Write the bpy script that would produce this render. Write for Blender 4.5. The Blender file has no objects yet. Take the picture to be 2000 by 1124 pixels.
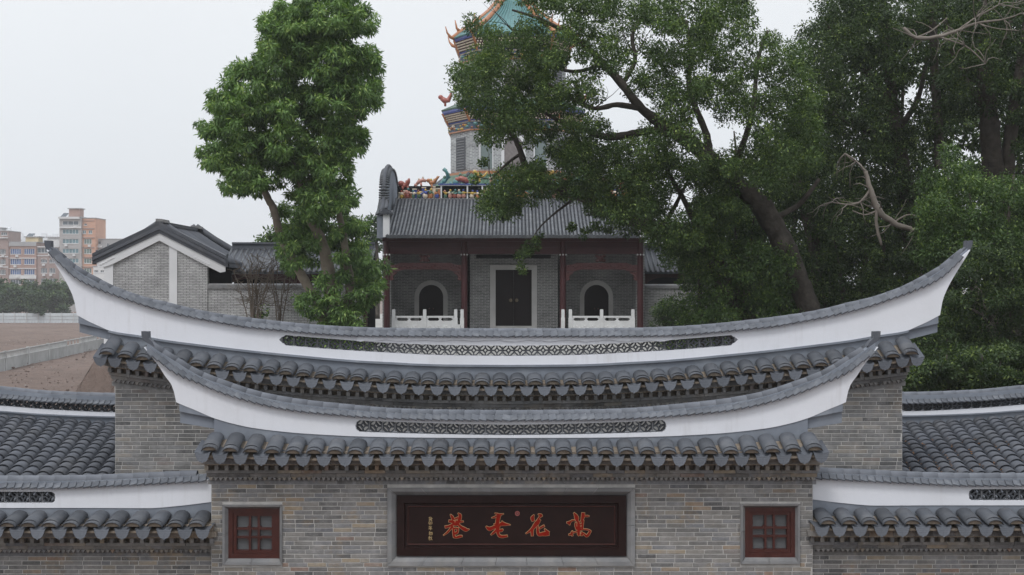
import bpy, math, random
import numpy as np
from mathutils import Vector, Matrix

# ---------------------------------------------------------------- camera, sky, sun, exposure
SC = bpy.context.scene
COL = SC.collection
F = 2800.0                  # focal length in pixels of the 2000 px wide photograph
CY, CZ = -20.0, 8.0         # the camera floats 20 m in front of the gate, 8 m above the ground
HZ = 562.0                  # row of the horizon
cam = bpy.data.cameras.new('camera'); cam.sensor_width = 36.0; cam.lens = F / 2000.0 * 36.0
cam.clip_start = 0.1; cam.clip_end = 12000.0
camo = bpy.data.objects.new('camera', cam); COL.objects.link(camo)
camo.location = (0, CY, CZ); camo.rotation_euler = (math.radians(90), 0, 0)
SC.camera = camo

world = bpy.data.worlds.new('World'); SC.world = world; world.use_nodes = True
wn = world.node_tree; wn.nodes.clear()
SUN_EL, SUN_AZ = math.radians(58), math.radians(200)
sky = wn.nodes.new('ShaderNodeTexSky'); sky.sky_type = 'NISHITA'; sky.sun_disc = False
sky.sun_elevation = SUN_EL; sky.sun_rotation = SUN_AZ; sky.dust_density = 4.0; sky.air_density = 1.0
tcn = wn.nodes.new('ShaderNodeTexCoord')
sep = wn.nodes.new('ShaderNodeSeparateXYZ'); wn.links.new(tcn.outputs['Generated'], sep.inputs[0])
clampz = wn.nodes.new('ShaderNodeMapRange'); clampz.inputs[1].default_value = 0.0; clampz.inputs[2].default_value = 1.0
clampz.inputs[3].default_value = 0.0; clampz.inputs[4].default_value = 1.0
wn.links.new(sep.outputs['Z'], clampz.inputs[0])
ramp = wn.nodes.new('ShaderNodeValToRGB')      # an overcast dome: brighter towards the zenith all round
ramp.color_ramp.elements[0].position = 0.0; ramp.color_ramp.elements[0].color = (0.79, 0.84, 0.90, 1)
ramp.color_ramp.elements[1].position = 1.0; ramp.color_ramp.elements[1].color = (1.42, 1.50, 1.62, 1)
e = ramp.color_ramp.elements.new(0.2); e.color = (0.935, 0.965, 0.995, 1)
wn.links.new(clampz.outputs[0], ramp.inputs[0])
cn = wn.nodes.new('ShaderNodeTexNoise'); cn.inputs['Scale'].default_value = 2.2; cn.inputs['Detail'].default_value = 4
wn.links.new(tcn.outputs['Generated'], cn.inputs['Vector'])
cmr = wn.nodes.new('ShaderNodeMapRange'); cmr.inputs[1].default_value = 0.3; cmr.inputs[2].default_value = 0.7
cmr.inputs[3].default_value = 0.975 * 10; cmr.inputs[4].default_value = 1.03 * 10
wn.links.new(cn.outputs['Fac'], cmr.inputs[0])
cloud = wn.nodes.new('ShaderNodeVectorMath'); cloud.operation = 'SCALE'
wn.links.new(ramp.outputs[0], cloud.inputs[0]); wn.links.new(cmr.outputs[0], cloud.inputs['Scale'])
smix = wn.nodes.new('ShaderNodeMix'); smix.data_type = 'RGBA'; smix.inputs[0].default_value = 0.93
wn.links.new(sky.outputs[0], smix.inputs[6]); wn.links.new(cloud.outputs[0], smix.inputs[7])
bg = wn.nodes.new('ShaderNodeBackground'); bg.inputs[1].default_value = 0.1
wn.links.new(smix.outputs[2], bg.inputs[0])
wo = wn.nodes.new('ShaderNodeOutputWorld'); wn.links.new(bg.outputs[0], wo.inputs[0])

sund = bpy.data.lights.new('sun', 'SUN'); sund.energy = 1.3; sund.angle = math.radians(15); sund.color = (1.0, 0.985, 0.965)
suno = bpy.data.objects.new('sun', sund); COL.objects.link(suno)
# from behind the camera, a little to the left
suno.rotation_euler = Vector((0.30, 0.62, -1.05)).to_track_quat('-Z', 'Y').to_euler()
suno.location = (0, -30, 60)

SC.render.engine = 'CYCLES'
SC.view_settings.view_transform = 'Standard'; SC.view_settings.look = 'None'
SC.view_settings.exposure = 0.0; SC.view_settings.gamma = 1.0; SC.view_settings.use_curve_mapping = False
SC.cycles.max_bounces = 8; SC.cycles.diffuse_bounces = 3; SC.cycles.glossy_bounces = 3
SC.cycles.transmission_bounces = 4; SC.cycles.transparent_max_bounces = 8; SC.cycles.volume_bounces = 1
SC.cycles.use_denoising = True
SC.cycles.caustics_reflective = False; SC.cycles.caustics_refractive = False

# ---------------------------------------------------------------- helpers
R = random.Random(7)
NR = np.random.RandomState(11)
def X(px, d): return (px - 1000.0) / F * d
def Z(py, d): return CZ - (py - HZ) / F * d
def Y(d): return CY + d
def P(px, py, d): return Vector((X(px, d), Y(d), Z(py, d)))

WL = {}
def _place(o, parent, loc):
    COL.objects.link(o)
    loc = Vector(loc)
    WL[o.name] = loc
    if parent is not None:
        o.parent = parent
        o.location = loc - WL[parent.name]
    else:
        o.location = loc
    return o
def thing(name, label, cat, loc=(0, 0, 0), group=None):
    o = bpy.data.objects.new(name, None); o.empty_display_size = 0.2
    _place(o, None, loc); tag(o, label, cat, group); return o
def tag(o, label=None, cat=None, group=None, kind=None):
    if label: o['label'] = label
    if cat: o['category'] = cat
    if group: o['group'] = group
    if kind: o['kind'] = kind
    return o
def put(name, mesh, parent=None, loc=(0, 0, 0), rot=None, scale=None):
    o = bpy.data.objects.new(name, mesh)
    if rot is not None: o.rotation_euler = rot
    if scale is not None: o.scale = scale
    return _place(o, parent, loc)

class MB:
    """collects faces of one mesh"""
    def __init__(s): s.v = []; s.f = []; s.m = []; s.t = []
    def add(s, vs, fs, mi=0, tone=0.0):
        b = len(s.v); s.v.extend([tuple(v) for v in vs]); s.t.extend([tone] * len(vs))
        for f in fs: s.f.append([i + b for i in f]); s.m.append(mi)
    def box(s, x0, x1, y0, y1, z0, z1, mi=0, tone=0.0):
        s.add([(x0,y0,z0),(x1,y0,z0),(x1,y1,z0),(x0,y1,z0),(x0,y0,z1),(x1,y0,z1),(x1,y1,z1),(x0,y1,z1)],
              [(0,1,5,4),(1,2,6,5),(2,3,7,6),(3,0,4,7),(4,5,6,7),(3,2,1,0)], mi, tone)
    def prism(s, poly, y0, y1, mi=0, tone=0.0):
        """polygon in x,z (counter clockwise seen from -y) pulled from y0 to y1"""
        n = len(poly)
        vs = [(x, y0, z) for x, z in poly] + [(x, y1, z) for x, z in poly]
        fs = [tuple(range(n)), tuple(range(2*n-1, n-1, -1))]
        fs += [(i, i+n, (i+1) % n + n, (i+1) % n) for i in range(n)]
        s.add(vs, fs, mi, tone)
    def prismx(s, poly, x0, x1, mi=0, tone=0.0):
        """polygon in y,z pulled from x0 to x1"""
        n = len(poly)
        vs = [(x0, y, z) for y, z in poly] + [(x1, y, z) for y, z in poly]
        fs = [tuple(range(n)), tuple(range(2*n-1, n-1, -1))]
        fs += [(i, i+n, (i+1) % n + n, (i+1) % n) for i in range(n)]
        s.add(vs, fs, mi, tone)
    def strip(s, xs, zt, zb, y0, y1, caps=(True, True), mi=0):
        """solid along x with its own top and bottom line"""
        n = len(xs); vs = []
        for x, t, b in zip(xs, zt, zb): vs += [(x,y0,t),(x,y0,b),(x,y1,t),(x,y1,b)]
        fs = []
        for i in range(n-1):
            a = 4*i; c = a+4
            fs += [(a, a+1, c+1, c), (a+2, c+2, c+3, a+3), (a, c, c+2, a+2), (a+1, a+3, c+3, c+1)]
        if caps[0]: fs.append((0, 2, 3, 1))
        if caps[1]: e_ = 4*(n-1); fs.append((e_, e_+1, e_+3, e_+2))
        s.add(vs, fs, mi)
    def tube(s, pts, sides=8, mi=0, cap=True, tone=0.0):
        """pts: list of (Vector, radius)"""
        n = len(pts); vs = []; fs = []
        up = Vector((0.31, 0.17, 0.93))
        for i, (p, r) in enumerate(pts):
            a = pts[max(i-1, 0)][0]; b = pts[min(i+1, n-1)][0]
            t = (b - a)
            t = t.normalized() if t.length > 1e-9 else Vector((0, 0, 1))
            u = t.cross(up)
            if u.length < 1e-3: u = t.cross(Vector((1, 0, 0)))
            u.normalize(); w = t.cross(u)
            for k in range(sides):
                a_ = 2*math.pi*k/sides
                vs.append(p + (u*math.cos(a_) + w*math.sin(a_))*r)
        for i in range(n-1):
            for k in range(sides):
                k2 = (k+1) % sides
                fs.append((i*sides+k, i*sides+k2, (i+1)*sides+k2, (i+1)*sides+k))
        if cap:
            fs.append(tuple(range(sides-1, -1, -1))); fs.append(tuple((n-1)*sides+k for k in range(sides)))
        s.add(vs, fs, mi, tone)
    def ellipsoid(s, c, r, nu=8, nv=5, mi=0, tone=0.0):
        vs = [(c[0], c[1], c[2]+r[2])]; fs = []
        for j in range(1, nv):
            a = math.pi*j/nv
            for i in range(nu):
                b = 2*math.pi*i/nu
                vs.append((c[0]+r[0]*math.sin(a)*math.cos(b), c[1]+r[1]*math.sin(a)*math.sin(b), c[2]+r[2]*math.cos(a)))
        vs.append((c[0], c[1], c[2]-r[2])); L = len(vs)-1
        for i in range(nu): fs.append((0, 1+i, 1+(i+1) % nu))
        for j in range(nv-2):
            for i in range(nu):
                a = 1+j*nu+i; b = 1+j*nu+(i+1) % nu
                fs.append((a, a+nu, b+nu, b))
        for i in range(nu): fs.append((L, 1+(nv-2)*nu+(i+1) % nu, 1+(nv-2)*nu+i))
        s.add(vs, fs, mi, tone)
    def mesh(s, name, mats, smooth=False):
        me = bpy.data.meshes.new(name); me.from_pydata(s.v, [], s.f)
        if not isinstance(mats, (list, tuple)): mats = [mats]
        for m in mats: me.materials.append(m)
        if len(mats) > 1: me.polygons.foreach_set('material_index', s.m)
        if any(s.t):
            at = me.attributes.new('tone', 'FLOAT', 'POINT'); at.data.foreach_set('value', s.t)
        if smooth: me.polygons.foreach_set('use_smooth', [True]*len(me.polygons))
        me.update(); return me
    def build(s, name, mats, parent=None, smooth=False, loc=None):
        if loc is not None:
            s.v = [(v[0]-loc[0], v[1]-loc[1], v[2]-loc[2]) for v in s.v]
        return put(name, s.mesh(name, mats, smooth), parent, loc or (0, 0, 0))

def pchip(pts):
    """smooth monotone curve through (x, y) points"""
    pts = sorted(pts); x = np.array([p[0] for p in pts], float); y = np.array([p[1] for p in pts], float)
    h = np.diff(x); dl = np.diff(y)/h; m = np.zeros(len(x)); m[0] = dl[0]; m[-1] = dl[-1]
    for i in range(1, len(x)-1):
        if dl[i-1]*dl[i] <= 0: m[i] = 0
        else:
            w1 = 2*h[i]+h[i-1]; w2 = h[i]+2*h[i-1]
            m[i] = (w1+w2)/(w1/dl[i-1]+w2/dl[i])
    def f(t):
        t = min(max(t, x[0]), x[-1]); i = int(min(max(np.searchsorted(x, t)-1, 0), len(x)-2))
        s = (t-x[i])/h[i]; a = s*s
        return float((1+2*s)*(1-s)**2*y[i] + s*(1-s)**2*h[i]*m[i] + a*(3-2*s)*y[i+1] + a*(s-1)*h[i]*m[i+1])
    return f

# ---------------------------------------------------------------- materials
def new_mat(name):
    m = bpy.data.materials.new(name); m.use_nodes = True
    nt = m.node_tree; b = nt.nodes['Principled BSDF']
    return m, nt, b
def n_(nt, t, **kw):
    n = nt.nodes.new(t)
    for k, v in kw.items(): setattr(n, k, v)
    return n
def pos(nt): return n_(nt, 'ShaderNodeNewGeometry').outputs['Position']
def noise(nt, scale, detail=4, vec=None, rough=0.55):
    n = n_(nt, 'ShaderNodeTexNoise'); n.inputs['Scale'].default_value = scale; n.inputs['Detail'].default_value = detail
    n.inputs['Roughness'].default_value = rough
    nt.links.new(vec if vec is not None else pos(nt), n.inputs['Vector']); return n.outputs['Fac']
def mrange(nt, val, a, b, c, d, clamp=True):
    n = n_(nt, 'ShaderNodeMapRange'); n.clamp = clamp
    for i, v in enumerate((a, b, c, d)): n.inputs[i+1].default_value = v
    nt.links.new(val, n.inputs[0]); return n.outputs[0]
def mixc(nt, fac, a, b, mode='MIX'):
    n = n_(nt, 'ShaderNodeMix', data_type='RGBA', blend_type=mode)
    for k, v in ((0, fac), (6, a), (7, b)):
        if isinstance(v, (int, float)): n.inputs[k].default_value = v
        elif isinstance(v, (tuple, list)): n.inputs[k].default_value = (v[0], v[1], v[2], 1)
        else: nt.links.new(v, n.inputs[k])
    return n.outputs[2]
def math_(nt, op, a, b=None):
    n = n_(nt, 'ShaderNodeMath', operation=op)
    for i, v in enumerate((a, b)):
        if v is None: continue
        if isinstance(v, (int, float)): n.inputs[i].default_value = v
        else: nt.links.new(v, n.inputs[i])
    return n.outputs[0]
def scalec(nt, c, k):
    n = n_(nt, 'ShaderNodeVectorMath', operation='SCALE')
    nt.links.new(c, n.inputs[0]); nt.links.new(k, n.inputs['Scale']); return n.outputs[0]
def bump(nt, b, h, strength, dist=0.01):
    n = n_(nt, 'ShaderNodeBump'); n.inputs['Strength'].default_value = strength; n.inputs['Distance'].default_value = dist
    nt.links.new(h, n.inputs['Height']); nt.links.new(n.outputs[0], b.inputs['Normal'])
def tone_of(nt):
    a = n_(nt, 'ShaderNodeAttribute', attribute_name='tone').outputs['Fac']
    o = n_(nt, 'ShaderNodeObjectInfo').outputs['Random']
    return math_(nt, 'FRACT', math_(nt, 'ADD', a, o))

def M(name, col, rough=0.8, var=0.12, scale=3.0, rnd=0.0, bmp=0.0, bscale=40.0, spec=0.3, stain=None, stain_amt=0.4, stain_scale=1.2, metal=0.0, bdist=0.01):
    m, nt, b = new_mat(name)
    f = mrange(nt, noise(nt, scale, 5), 0.25, 0.75, 1-var, 1+var)
    c = n_(nt, 'ShaderNodeRGB'); c.outputs[0].default_value = (*col, 1)
    out = c.outputs[0]
    if stain:
        s = mrange(nt, noise(nt, stain_scale, 6, rough=0.65), 0.48, 0.68, 0, stain_amt)
        out = mixc(nt, s, out, stain)
    if rnd:
        r = mrange(nt, tone_of(nt), 0, 1, 1-rnd, 1+rnd); f = math_(nt, 'MULTIPLY', f, r)
    nt.links.new(scalec(nt, out, f), b.inputs['Base Color'])
    b.inputs['Roughness'].default_value = rough; b.inputs['Specular IOR Level'].default_value = spec
    b.inputs['Metallic'].default_value = metal
    if bmp: bump(nt, b, noise(nt, bscale, 5), bmp, bdist)
    return m

def gate_brick(name, warm=1.0, dark=1.0):
    m, nt, b = new_mat(name)
    t = tone_of(nt)
    cr = n_(nt, 'ShaderNodeValToRGB'); nt.links.new(t, cr.inputs[0]); el = cr.color_ramp.elements
    stops = [(0.0, (.10,.099,.10)), (.14, (.185,.180,.175)), (.34, (.25,.238,.224)), (.50, (.215,.216,.225)), (.66, (.285,.268,.248)),
             (.78, (.165,.167,.178)), (.88, (.31,.28,.24)), (.945, (.34,.285,.22)), (.975, (.25,.18,.15)), (1.0, (.22,.217,.213))]
    while len(el) < len(stops): el.new(0.5)
    for e_, (p, c) in zip(el, stops):
        k = dark
        g = (c[0]+c[1]+c[2])/3
        e_.position = p; e_.color = tuple((g+(v-g)*warm)*k for v in c) + (1,)
    out = cr.outputs[0]
    pz = pos(nt)
    w = mrange(nt, noise(nt, 1.7, 7, rough=0.75), 0.48, 0.68, 0, 0.6)      # pale bloom on the faces
    out = mixc(nt, w, out, (.37*dark, .36*dark, .355*dark))
    g = mrange(nt, noise(nt, 1.1, 6, rough=.7), 0.50, 0.68, 0, 0.6)
    out = mixc(nt, g, out, (.10, .096, .088))
    o = mrange(nt, noise(nt, 1.5, 6, rough=0.75), 0.54, 0.68, 0, 0.6*warm)
    out = mixc(nt, o, out, (.27, .20, .125))
    sp = mrange(nt, noise(nt, 55, 3), 0.62, 0.74, 0, 0.5)
    out = mixc(nt, sp, out, (.42, .41, .40))
    f = mrange(nt, noise(nt, 14, 5), 0.25, 0.75, 0.82, 1.18)
    nt.links.new(scalec(nt, out, f), b.inputs['Base Color'])
    b.inputs['Roughness'].default_value = 0.88; b.inputs['Specular IOR Level'].default_value = 0.2
    bump(nt, b, noise(nt, 70, 5, rough=0.7), 0.5, 0.006)
    return m

def wall_brick(name, c1, c2, mortar, w=0.26, h=0.066, mort=0.011, dist=0.01):
    """coursed brick for walls too far off to pick the bricks apart"""
    m, nt, b = new_mat(name)
    sx = n_(nt, 'ShaderNodeSeparateXYZ'); nt.links.new(pos(nt), sx.inputs[0])
    cb = n_(nt, 'ShaderNodeCombineXYZ')
    nt.links.new(math_(nt, 'ADD', sx.outputs[0], sx.outputs[1]), cb.inputs[0]); nt.links.new(sx.outputs[2], cb.inputs[1])
    bt = n_(nt, 'ShaderNodeTexBrick'); nt.links.new(cb.outputs[0], bt.inputs['Vector'])
    bt.inputs['Scale'].default_value = 1.0; bt.inputs['Brick Width'].default_value = w; bt.inputs['Row Height'].default_value = h
    bt.inputs['Mortar Size'].default_value = mort; bt.inputs['Mortar Smooth'].default_value = 0.2; bt.inputs['Bias'].default_value = 0
    for k, c in (('Color1', c1), ('Color2', c2), ('Mortar', mortar)): bt.inputs[k].default_value = (*c, 1)
    f = mrange(nt, noise(nt, 0.9, 6, rough=0.65), 0.3, 0.7, 0.72, 1.22)
    f2 = mrange(nt, noise(nt, 7, 4), 0.3, 0.7, 0.88, 1.12)
    nt.links.new(scalec(nt, bt.outputs['Color'], math_(nt, 'MULTIPLY', f, f2)), b.inputs['Base Color'])
    b.inputs['Roughness'].default_value = 0.85; b.inputs['Specular IOR Level'].default_value = 0.2
    inv = math_(nt, 'SUBTRACT', 1.0, bt.outputs['Fac']); bump(nt, b, inv, 0.6, dist)
    return m

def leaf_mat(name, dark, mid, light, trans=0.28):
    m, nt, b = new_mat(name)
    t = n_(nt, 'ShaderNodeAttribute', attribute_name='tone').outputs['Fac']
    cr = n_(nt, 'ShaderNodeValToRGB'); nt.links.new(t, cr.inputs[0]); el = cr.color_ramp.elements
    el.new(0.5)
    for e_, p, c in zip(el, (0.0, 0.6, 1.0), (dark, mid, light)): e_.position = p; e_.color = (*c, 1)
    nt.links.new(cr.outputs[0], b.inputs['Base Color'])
    b.inputs['Roughness'].default_value = 0.55; b.inputs['Specular IOR Level'].default_value = 0.35
    tr = n_(nt, 'ShaderNodeBsdfTranslucent')
    nt.links.new(mixc(nt, 1.0, cr.outputs[0], (1.1, 1.25, 0.5), 'MULTIPLY'), tr.inputs[0])
    mx = n_(nt, 'ShaderNodeMixShader'); mx.inputs[0].default_value = trans
    out = nt.nodes['Material Output']
    nt.links.new(b.outputs[0], mx.inputs[1]); nt.links.new(tr.outputs[0], mx.inputs[2]); nt.links.new(mx.outputs[0], out.inputs[0])
    return m

def glass_mat(name, col, rough=0.12):
    m, nt, b = new_mat(name)
    f = mrange(nt, noise(nt, 0.8, 3), 0.3, 0.7, 0.7, 1.3)
    c = n_(nt, 'ShaderNodeRGB'); c.outputs[0].default_value = (*col, 1)
    nt.links.new(scalec(nt, c.outputs[0], f), b.inputs['Base Color'])
    b.inputs['Roughness'].default_value = rough; b.inputs['Specular IOR Level'].default_value = 0.7
    return m

MT = {}
MT['brick'] = gate_brick('gate_brick', warm=1.15, dark=.88)
MT['brick_rear'] = gate_brick('rear_gate_brick', warm=0.5, dark=.9)
MT['mortar'] = M('lime_mortar', (.45,.435,.415), 0.95, 0.3, 6, bmp=0.4, bscale=90)
MT['mortar_tan'] = M('eave_mortar', (.27,.225,.18), 0.95, 0.35, 9, bmp=0.5, bscale=60)
m, nt, b = new_mat('white_plaster')      # lime plaster with faint rain streaks, patches and a mottled tone
c = mixc(nt, mrange(nt, noise(nt, .6, 6, rough=.65), .45, .7, 0, .4), (.725,.735,.775), (.63,.63,.645))
vm = n_(nt, 'ShaderNodeVectorMath', operation='MULTIPLY'); vm.inputs[1].default_value = (9, 9, .8); nt.links.new(pos(nt), vm.inputs[0])
st = math_(nt, 'MULTIPLY', mrange(nt, noise(nt, 1.0, 5, vec=vm.outputs[0], rough=.6), .52, .74, 0, .45), mrange(nt, noise(nt, .9, 4), .42, .62, 0, 1))
c = mixc(nt, st, c, (.47,.455,.45))
c = mixc(nt, mrange(nt, noise(nt, 3.5, 6, rough=.75), .64, .74, 0, .35), c, (.55,.53,.51))
nt.links.new(scalec(nt, c, mrange(nt, noise(nt, 1.4, 5), .25, .75, .965, 1.035)), b.inputs['Base Color']); b.inputs['Roughness'].default_value = .9; b.inputs['Specular IOR Level'].default_value = .15
bump(nt, b, noise(nt, 14, 6), .2, .01); MT['white'] = m
MT['gray'] = M('grey_plaster', (.20,.22,.255), 0.85, 0.18, 2.2, bmp=0.15, bscale=24, spec=0.2, stain=(.27,.29,.32), stain_amt=0.7, stain_scale=2.4)
MT['tile'] = M('grey_clay_tile', (.072,.078,.090), 0.62, 0.16, 5, rnd=0.22, bmp=0.18, bscale=45, spec=0.35, stain=(.15,.15,.155), stain_amt=0.4, stain_scale=3)
MT['tile_ridge'] = M('ridge_clay_tile', (.128,.137,.157), 0.6, 0.10, 5, rnd=0.09, bmp=0.15, bscale=45, spec=0.3, stain=(.17,.178,.195), stain_amt=0.3, stain_scale=5)
MT['tile_edge'] = M('edge_clay_tile', (.098,.105,.120), 0.6, 0.12, 5, rnd=0.16, bmp=0.15, bscale=45, spec=0.3, stain=(.20,.205,.215), stain_amt=0.45, stain_scale=9)
MT['tile_dark'] = M('dark_clay_tile', (.078,.084,.099), 0.6, 0.15, 4, rnd=0.25, bmp=0.2, bscale=40, spec=0.35, stain=(.11,.105,.10), stain_amt=0.35, stain_scale=2)
MT['lattice'] = M('lattice_clay', (.095,.10,.11), 0.8, 0.2, 12, rnd=0.2, spec=0.2)
MT['joint'] = M('lattice_joint', (.30,.30,.31), 0.9, 0.2, 12)
MT['trim'] = M('grey_brick_trim', (.20,.20,.204), 0.85, 0.18, 4, rnd=0.12, bmp=0.25, bscale=50, spec=0.2, stain=(.32,.30,.27), stain_amt=0.4, stain_scale=2.5)
MT['wood'] = M('lacquered_red_wood', (.060,.017,.013), 0.32, 0.25, 9, spec=0.45)
MT['board'] = M('lacquered_dark_board', (.017,.007,.006), 0.38, 0.3, 5, spec=0.22)
MT['red'] = M('red_paint', (.235,.012,.005), 0.75, 0.15, 30, spec=.1)
MT['gold'] = M('gold_paint', (.50,.36,.17), 0.45, 0.2, 30, spec=0.5)
MT['seal'] = M('seal_paint', (.33,.10,.09), 0.6, 0.3, 90)
MT['pane'] = glass_mat('window_pane', (.105,.112,.118))
MT['lacquer'] = M('polished_lacquer', (.075,.028,.024), 0.2, 0.1, 5, spec=0.9)
# drip tiles carry a fine pressed relief
m, nt, b = new_mat('pressed_drip_tile')
tc = n_(nt, 'ShaderNodeTexCoord'); wv = n_(nt, 'ShaderNodeTexWave', wave_type='RINGS'); wv.inputs['Scale'].default_value = 14; wv.inputs['Distortion'].default_value = 3
nt.links.new(tc.outputs['Object'], wv.inputs['Vector'])
f = mrange(nt, tone_of(nt), 0, 1, .85, 1.2); c = mixc(nt, wv.outputs['Fac'], (.092,.100,.117), (.102,.111,.129))
nt.links.new(scalec(nt, c, f), b.inputs['Base Color']); b.inputs['Roughness'].default_value = 0.65
bump(nt, b, wv.outputs['Fac'], 0.3, 0.005); MT['drip'] = m
# ================================================================ shared pieces of the gate walls
def brick_mesh(L, H, D=0.06, c=0.0035):
    mb = MB(); a, h = L/2, H/2
    f = [(-a+c,-c,-h+c),(a-c,-c,-h+c),(a-c,-c,h-c),(-a+c,-c,h-c)]
    k = [(-a,0,-h),(a,0,-h),(a,0,h),(-a,0,h)]; q = [(x,D,z) for x,_,z in k]
    mb.add(f+k+q, [(0,1,2,3)]+[(4+i,4+(i+1)%4,(i+1)%4,i) for i in range(4)]+[(8+i,8+(i+1)%4,4+(i+1)%4,4+i) for i in range(4)])
    return mb
def arch_section(a, b, n=9, t=0.0):
    return [((a+t)*math.cos(math.pi*i/n), (b+t)*math.sin(math.pi*i/n)) for i in range(n+1)]
def barrel_mesh(name, a, b, L, mat, scallop=0.0, t=0.014, n=10, taper=1.0, plug=None):
    """half-round clay tile lying along +y, mouth at y=0"""
    mb = MB(); vs = []
    o = arch_section(a, b, n, t); i_ = arch_section(a, b, n, 0)
    for k, (x, z) in enumerate(o):
        vs.append((x, -scallop if (scallop and k % 2) else 0.0, z))
    vs += [(x*taper, L, z*taper) for x, z in o]
    vs += [(x, 0.002, z) for x, z in i_]; vs += [(x*taper, L, z*taper) for x, z in i_]
    N = n+1; fs = []
    for k in range(n):
        fs += [(k+1, k, N+k, N+k+1), (2*N+k, 2*N+k+1, 3*N+k+1, 3*N+k), (k, k+1, 2*N+k+1, 2*N+k)]
    mb.add(vs, fs)
    mats = [mat]
    if plug:
        mb.add([(x, 0.035, z) for x, z in i_], [tuple(range(N-1, -1, -1))], 1); mats.append(plug)
    me = mb.mesh(name, mats)
    for p in me.polygons: p.use_smooth = len(p.vertices) == 4
    return me
def drip_mesh(name, w, L, drop):
    """pan tile with its hanging shield, mouth at y=0"""
    mb = MB(); n = 12; h = w/2
    tr = [(-h+2*h*k/n, 0.030*((2*k/n-1)**2)-0.030) for k in range(n+1)]
    mb.add([(x, 0, z) for x, z in tr]+[(x, L, z) for x, z in tr], [(k, k+1, n+2+k, n+1+k) for k in range(n)])
    sh = []
    for k in range(n+1):
        s = 2*k/n-1
        sh.append((h*s*0.98, -drop*(1-abs(s)**3.3) - (0.018 if k == n//2 else 0)))
    top = [(x, z+0.004) for x, z in tr]
    vs = [(x, -0.010, z) for x, z in top]+[(x*0.97, -0.024-0.10*abs(z), z) for x, z in sh]
    vs += [(x, 0.004, z) for x, z in top]+[(x*0.97, -0.010-0.10*abs(z), z) for x, z in sh]
    N = n+1; fs = []
    for k in range(n): fs += [(N+k, N+k+1, k+1, k), (2*N+k, 2*N+k+1, 3*N+k+1, 3*N+k), (3*N+k, 3*N+k+1, N+k+1, N+k)]
    mb.add(vs, fs)
    return mb.mesh(name, MT['drip'])
def lattice_mesh(name, w, h, t=0.10):
    """pierced clay block: octagon ring round a diamond"""
    mb = MB(); a, b = w/2-0.006, h/2; c = 0.34
    ring = [(-a,b*c),(-a*c,b),(a*c,b),(a,b*c),(a,-b*c),(a*c,-b),(-a*c,-b),(-a,-b*c)]
    dia = [(-a*.42,0),(0,b*.5),(a*.42,0),(0,-b*.5)]
    segs = [(ring[i], ring[(i+1) % 8]) for i in range(8)]+[(dia[i], dia[(i+1) % 4]) for i in range(4)]
    segs += [((-a,0),dia[0]), ((0,b),dia[1]), ((a,0),dia[2]), ((0,-b),dia[3])]
    for i, (p, q) in enumerate(segs):
        dx, dz = q[0]-p[0], q[1]-p[1]; l = math.hypot(dx, dz); ux, uz = dx/l, dz/l; nx, nz = -uz*0.0095, ux*0.0095
        p = (p[0]-ux*.005, p[1]-uz*.005); q = (q[0]+ux*.005, q[1]+uz*.005); y0 = -t/2+0.0006*(i % 3); y1 = t/2-0.0006*(i % 3)
        vs = [(p[0]+nx,y0,p[1]+nz),(p[0]-nx,y0,p[1]-nz),(q[0]-nx,y0,q[1]-nz),(q[0]+nx,y0,q[1]+nz)]
        vs += [(x,y1,z) for x,_,z in vs]
        mb.add(vs, [(0,1,2,3),(7,6,5,4),(0,3,7,4),(2,1,5,6)])
    for s in (-1, 1): mb.box(s*(a+0.006)-0.004, s*(a+0.006)+0.004, -t/2-0.003, t/2, -b*0.8, b*0.8, 1)
    return mb.mesh(name, [MT['lattice'], MT['joint']])

COURSE = 0.0607
BR_L = 0.262
ME_BRICK = brick_mesh(BR_L-0.010, COURSE-0.010).mesh('brick', MT['brick'])
ME_BRICK_R = brick_mesh(BR_L-0.010, COURSE-0.010).mesh('brick', MT['brick_rear'])
ME_TUBE = barrel_mesh('ridge_tile', 0.070, 0.072, 0.222, MT['tile_ridge'], n=8, t=0.012, taper=0.94)
mb = MB()
vs = [(-.058,0,0),(.058,0,0),(.058,.15,.075),(-.058,.15,.075)]
mb.add(vs+[(x,y+.004,z-.017) for x,y,z in vs], [(0,1,2,3),(7,6,5,4),(0,4,5,1),(1,5,6,2),(3,7,4,0)])
ME_EDGE = mb.mesh('edge_tile', MT['tile_edge'])
ME_COVER = barrel_mesh('cover_tile', 0.100, 0.070, 0.30, MT['tile'], n=10, t=0.014)
ME_END = barrel_mesh('end_tile', 0.097, 0.060, 0.20, MT['tile'], scallop=0.012, n=14, t=0.012, plug=MT['mortar_tan'])
ME_DRIP = drip_mesh('drip_tile', 0.222, 0.36, 0.132)
mb = MB(); mb.box(-.026,.026,0,.17,-.034,.034); ME_DENT = mb.mesh('dentil', MT['brick'])
mb = MB(); mb.box(-.026,.026,0,.17,-.034,.034); ME_DENT_R = mb.mesh('dentil', MT['brick_rear'])
ME_LAT = lattice_mesh('lattice_block', 0.178, 0.150)

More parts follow.
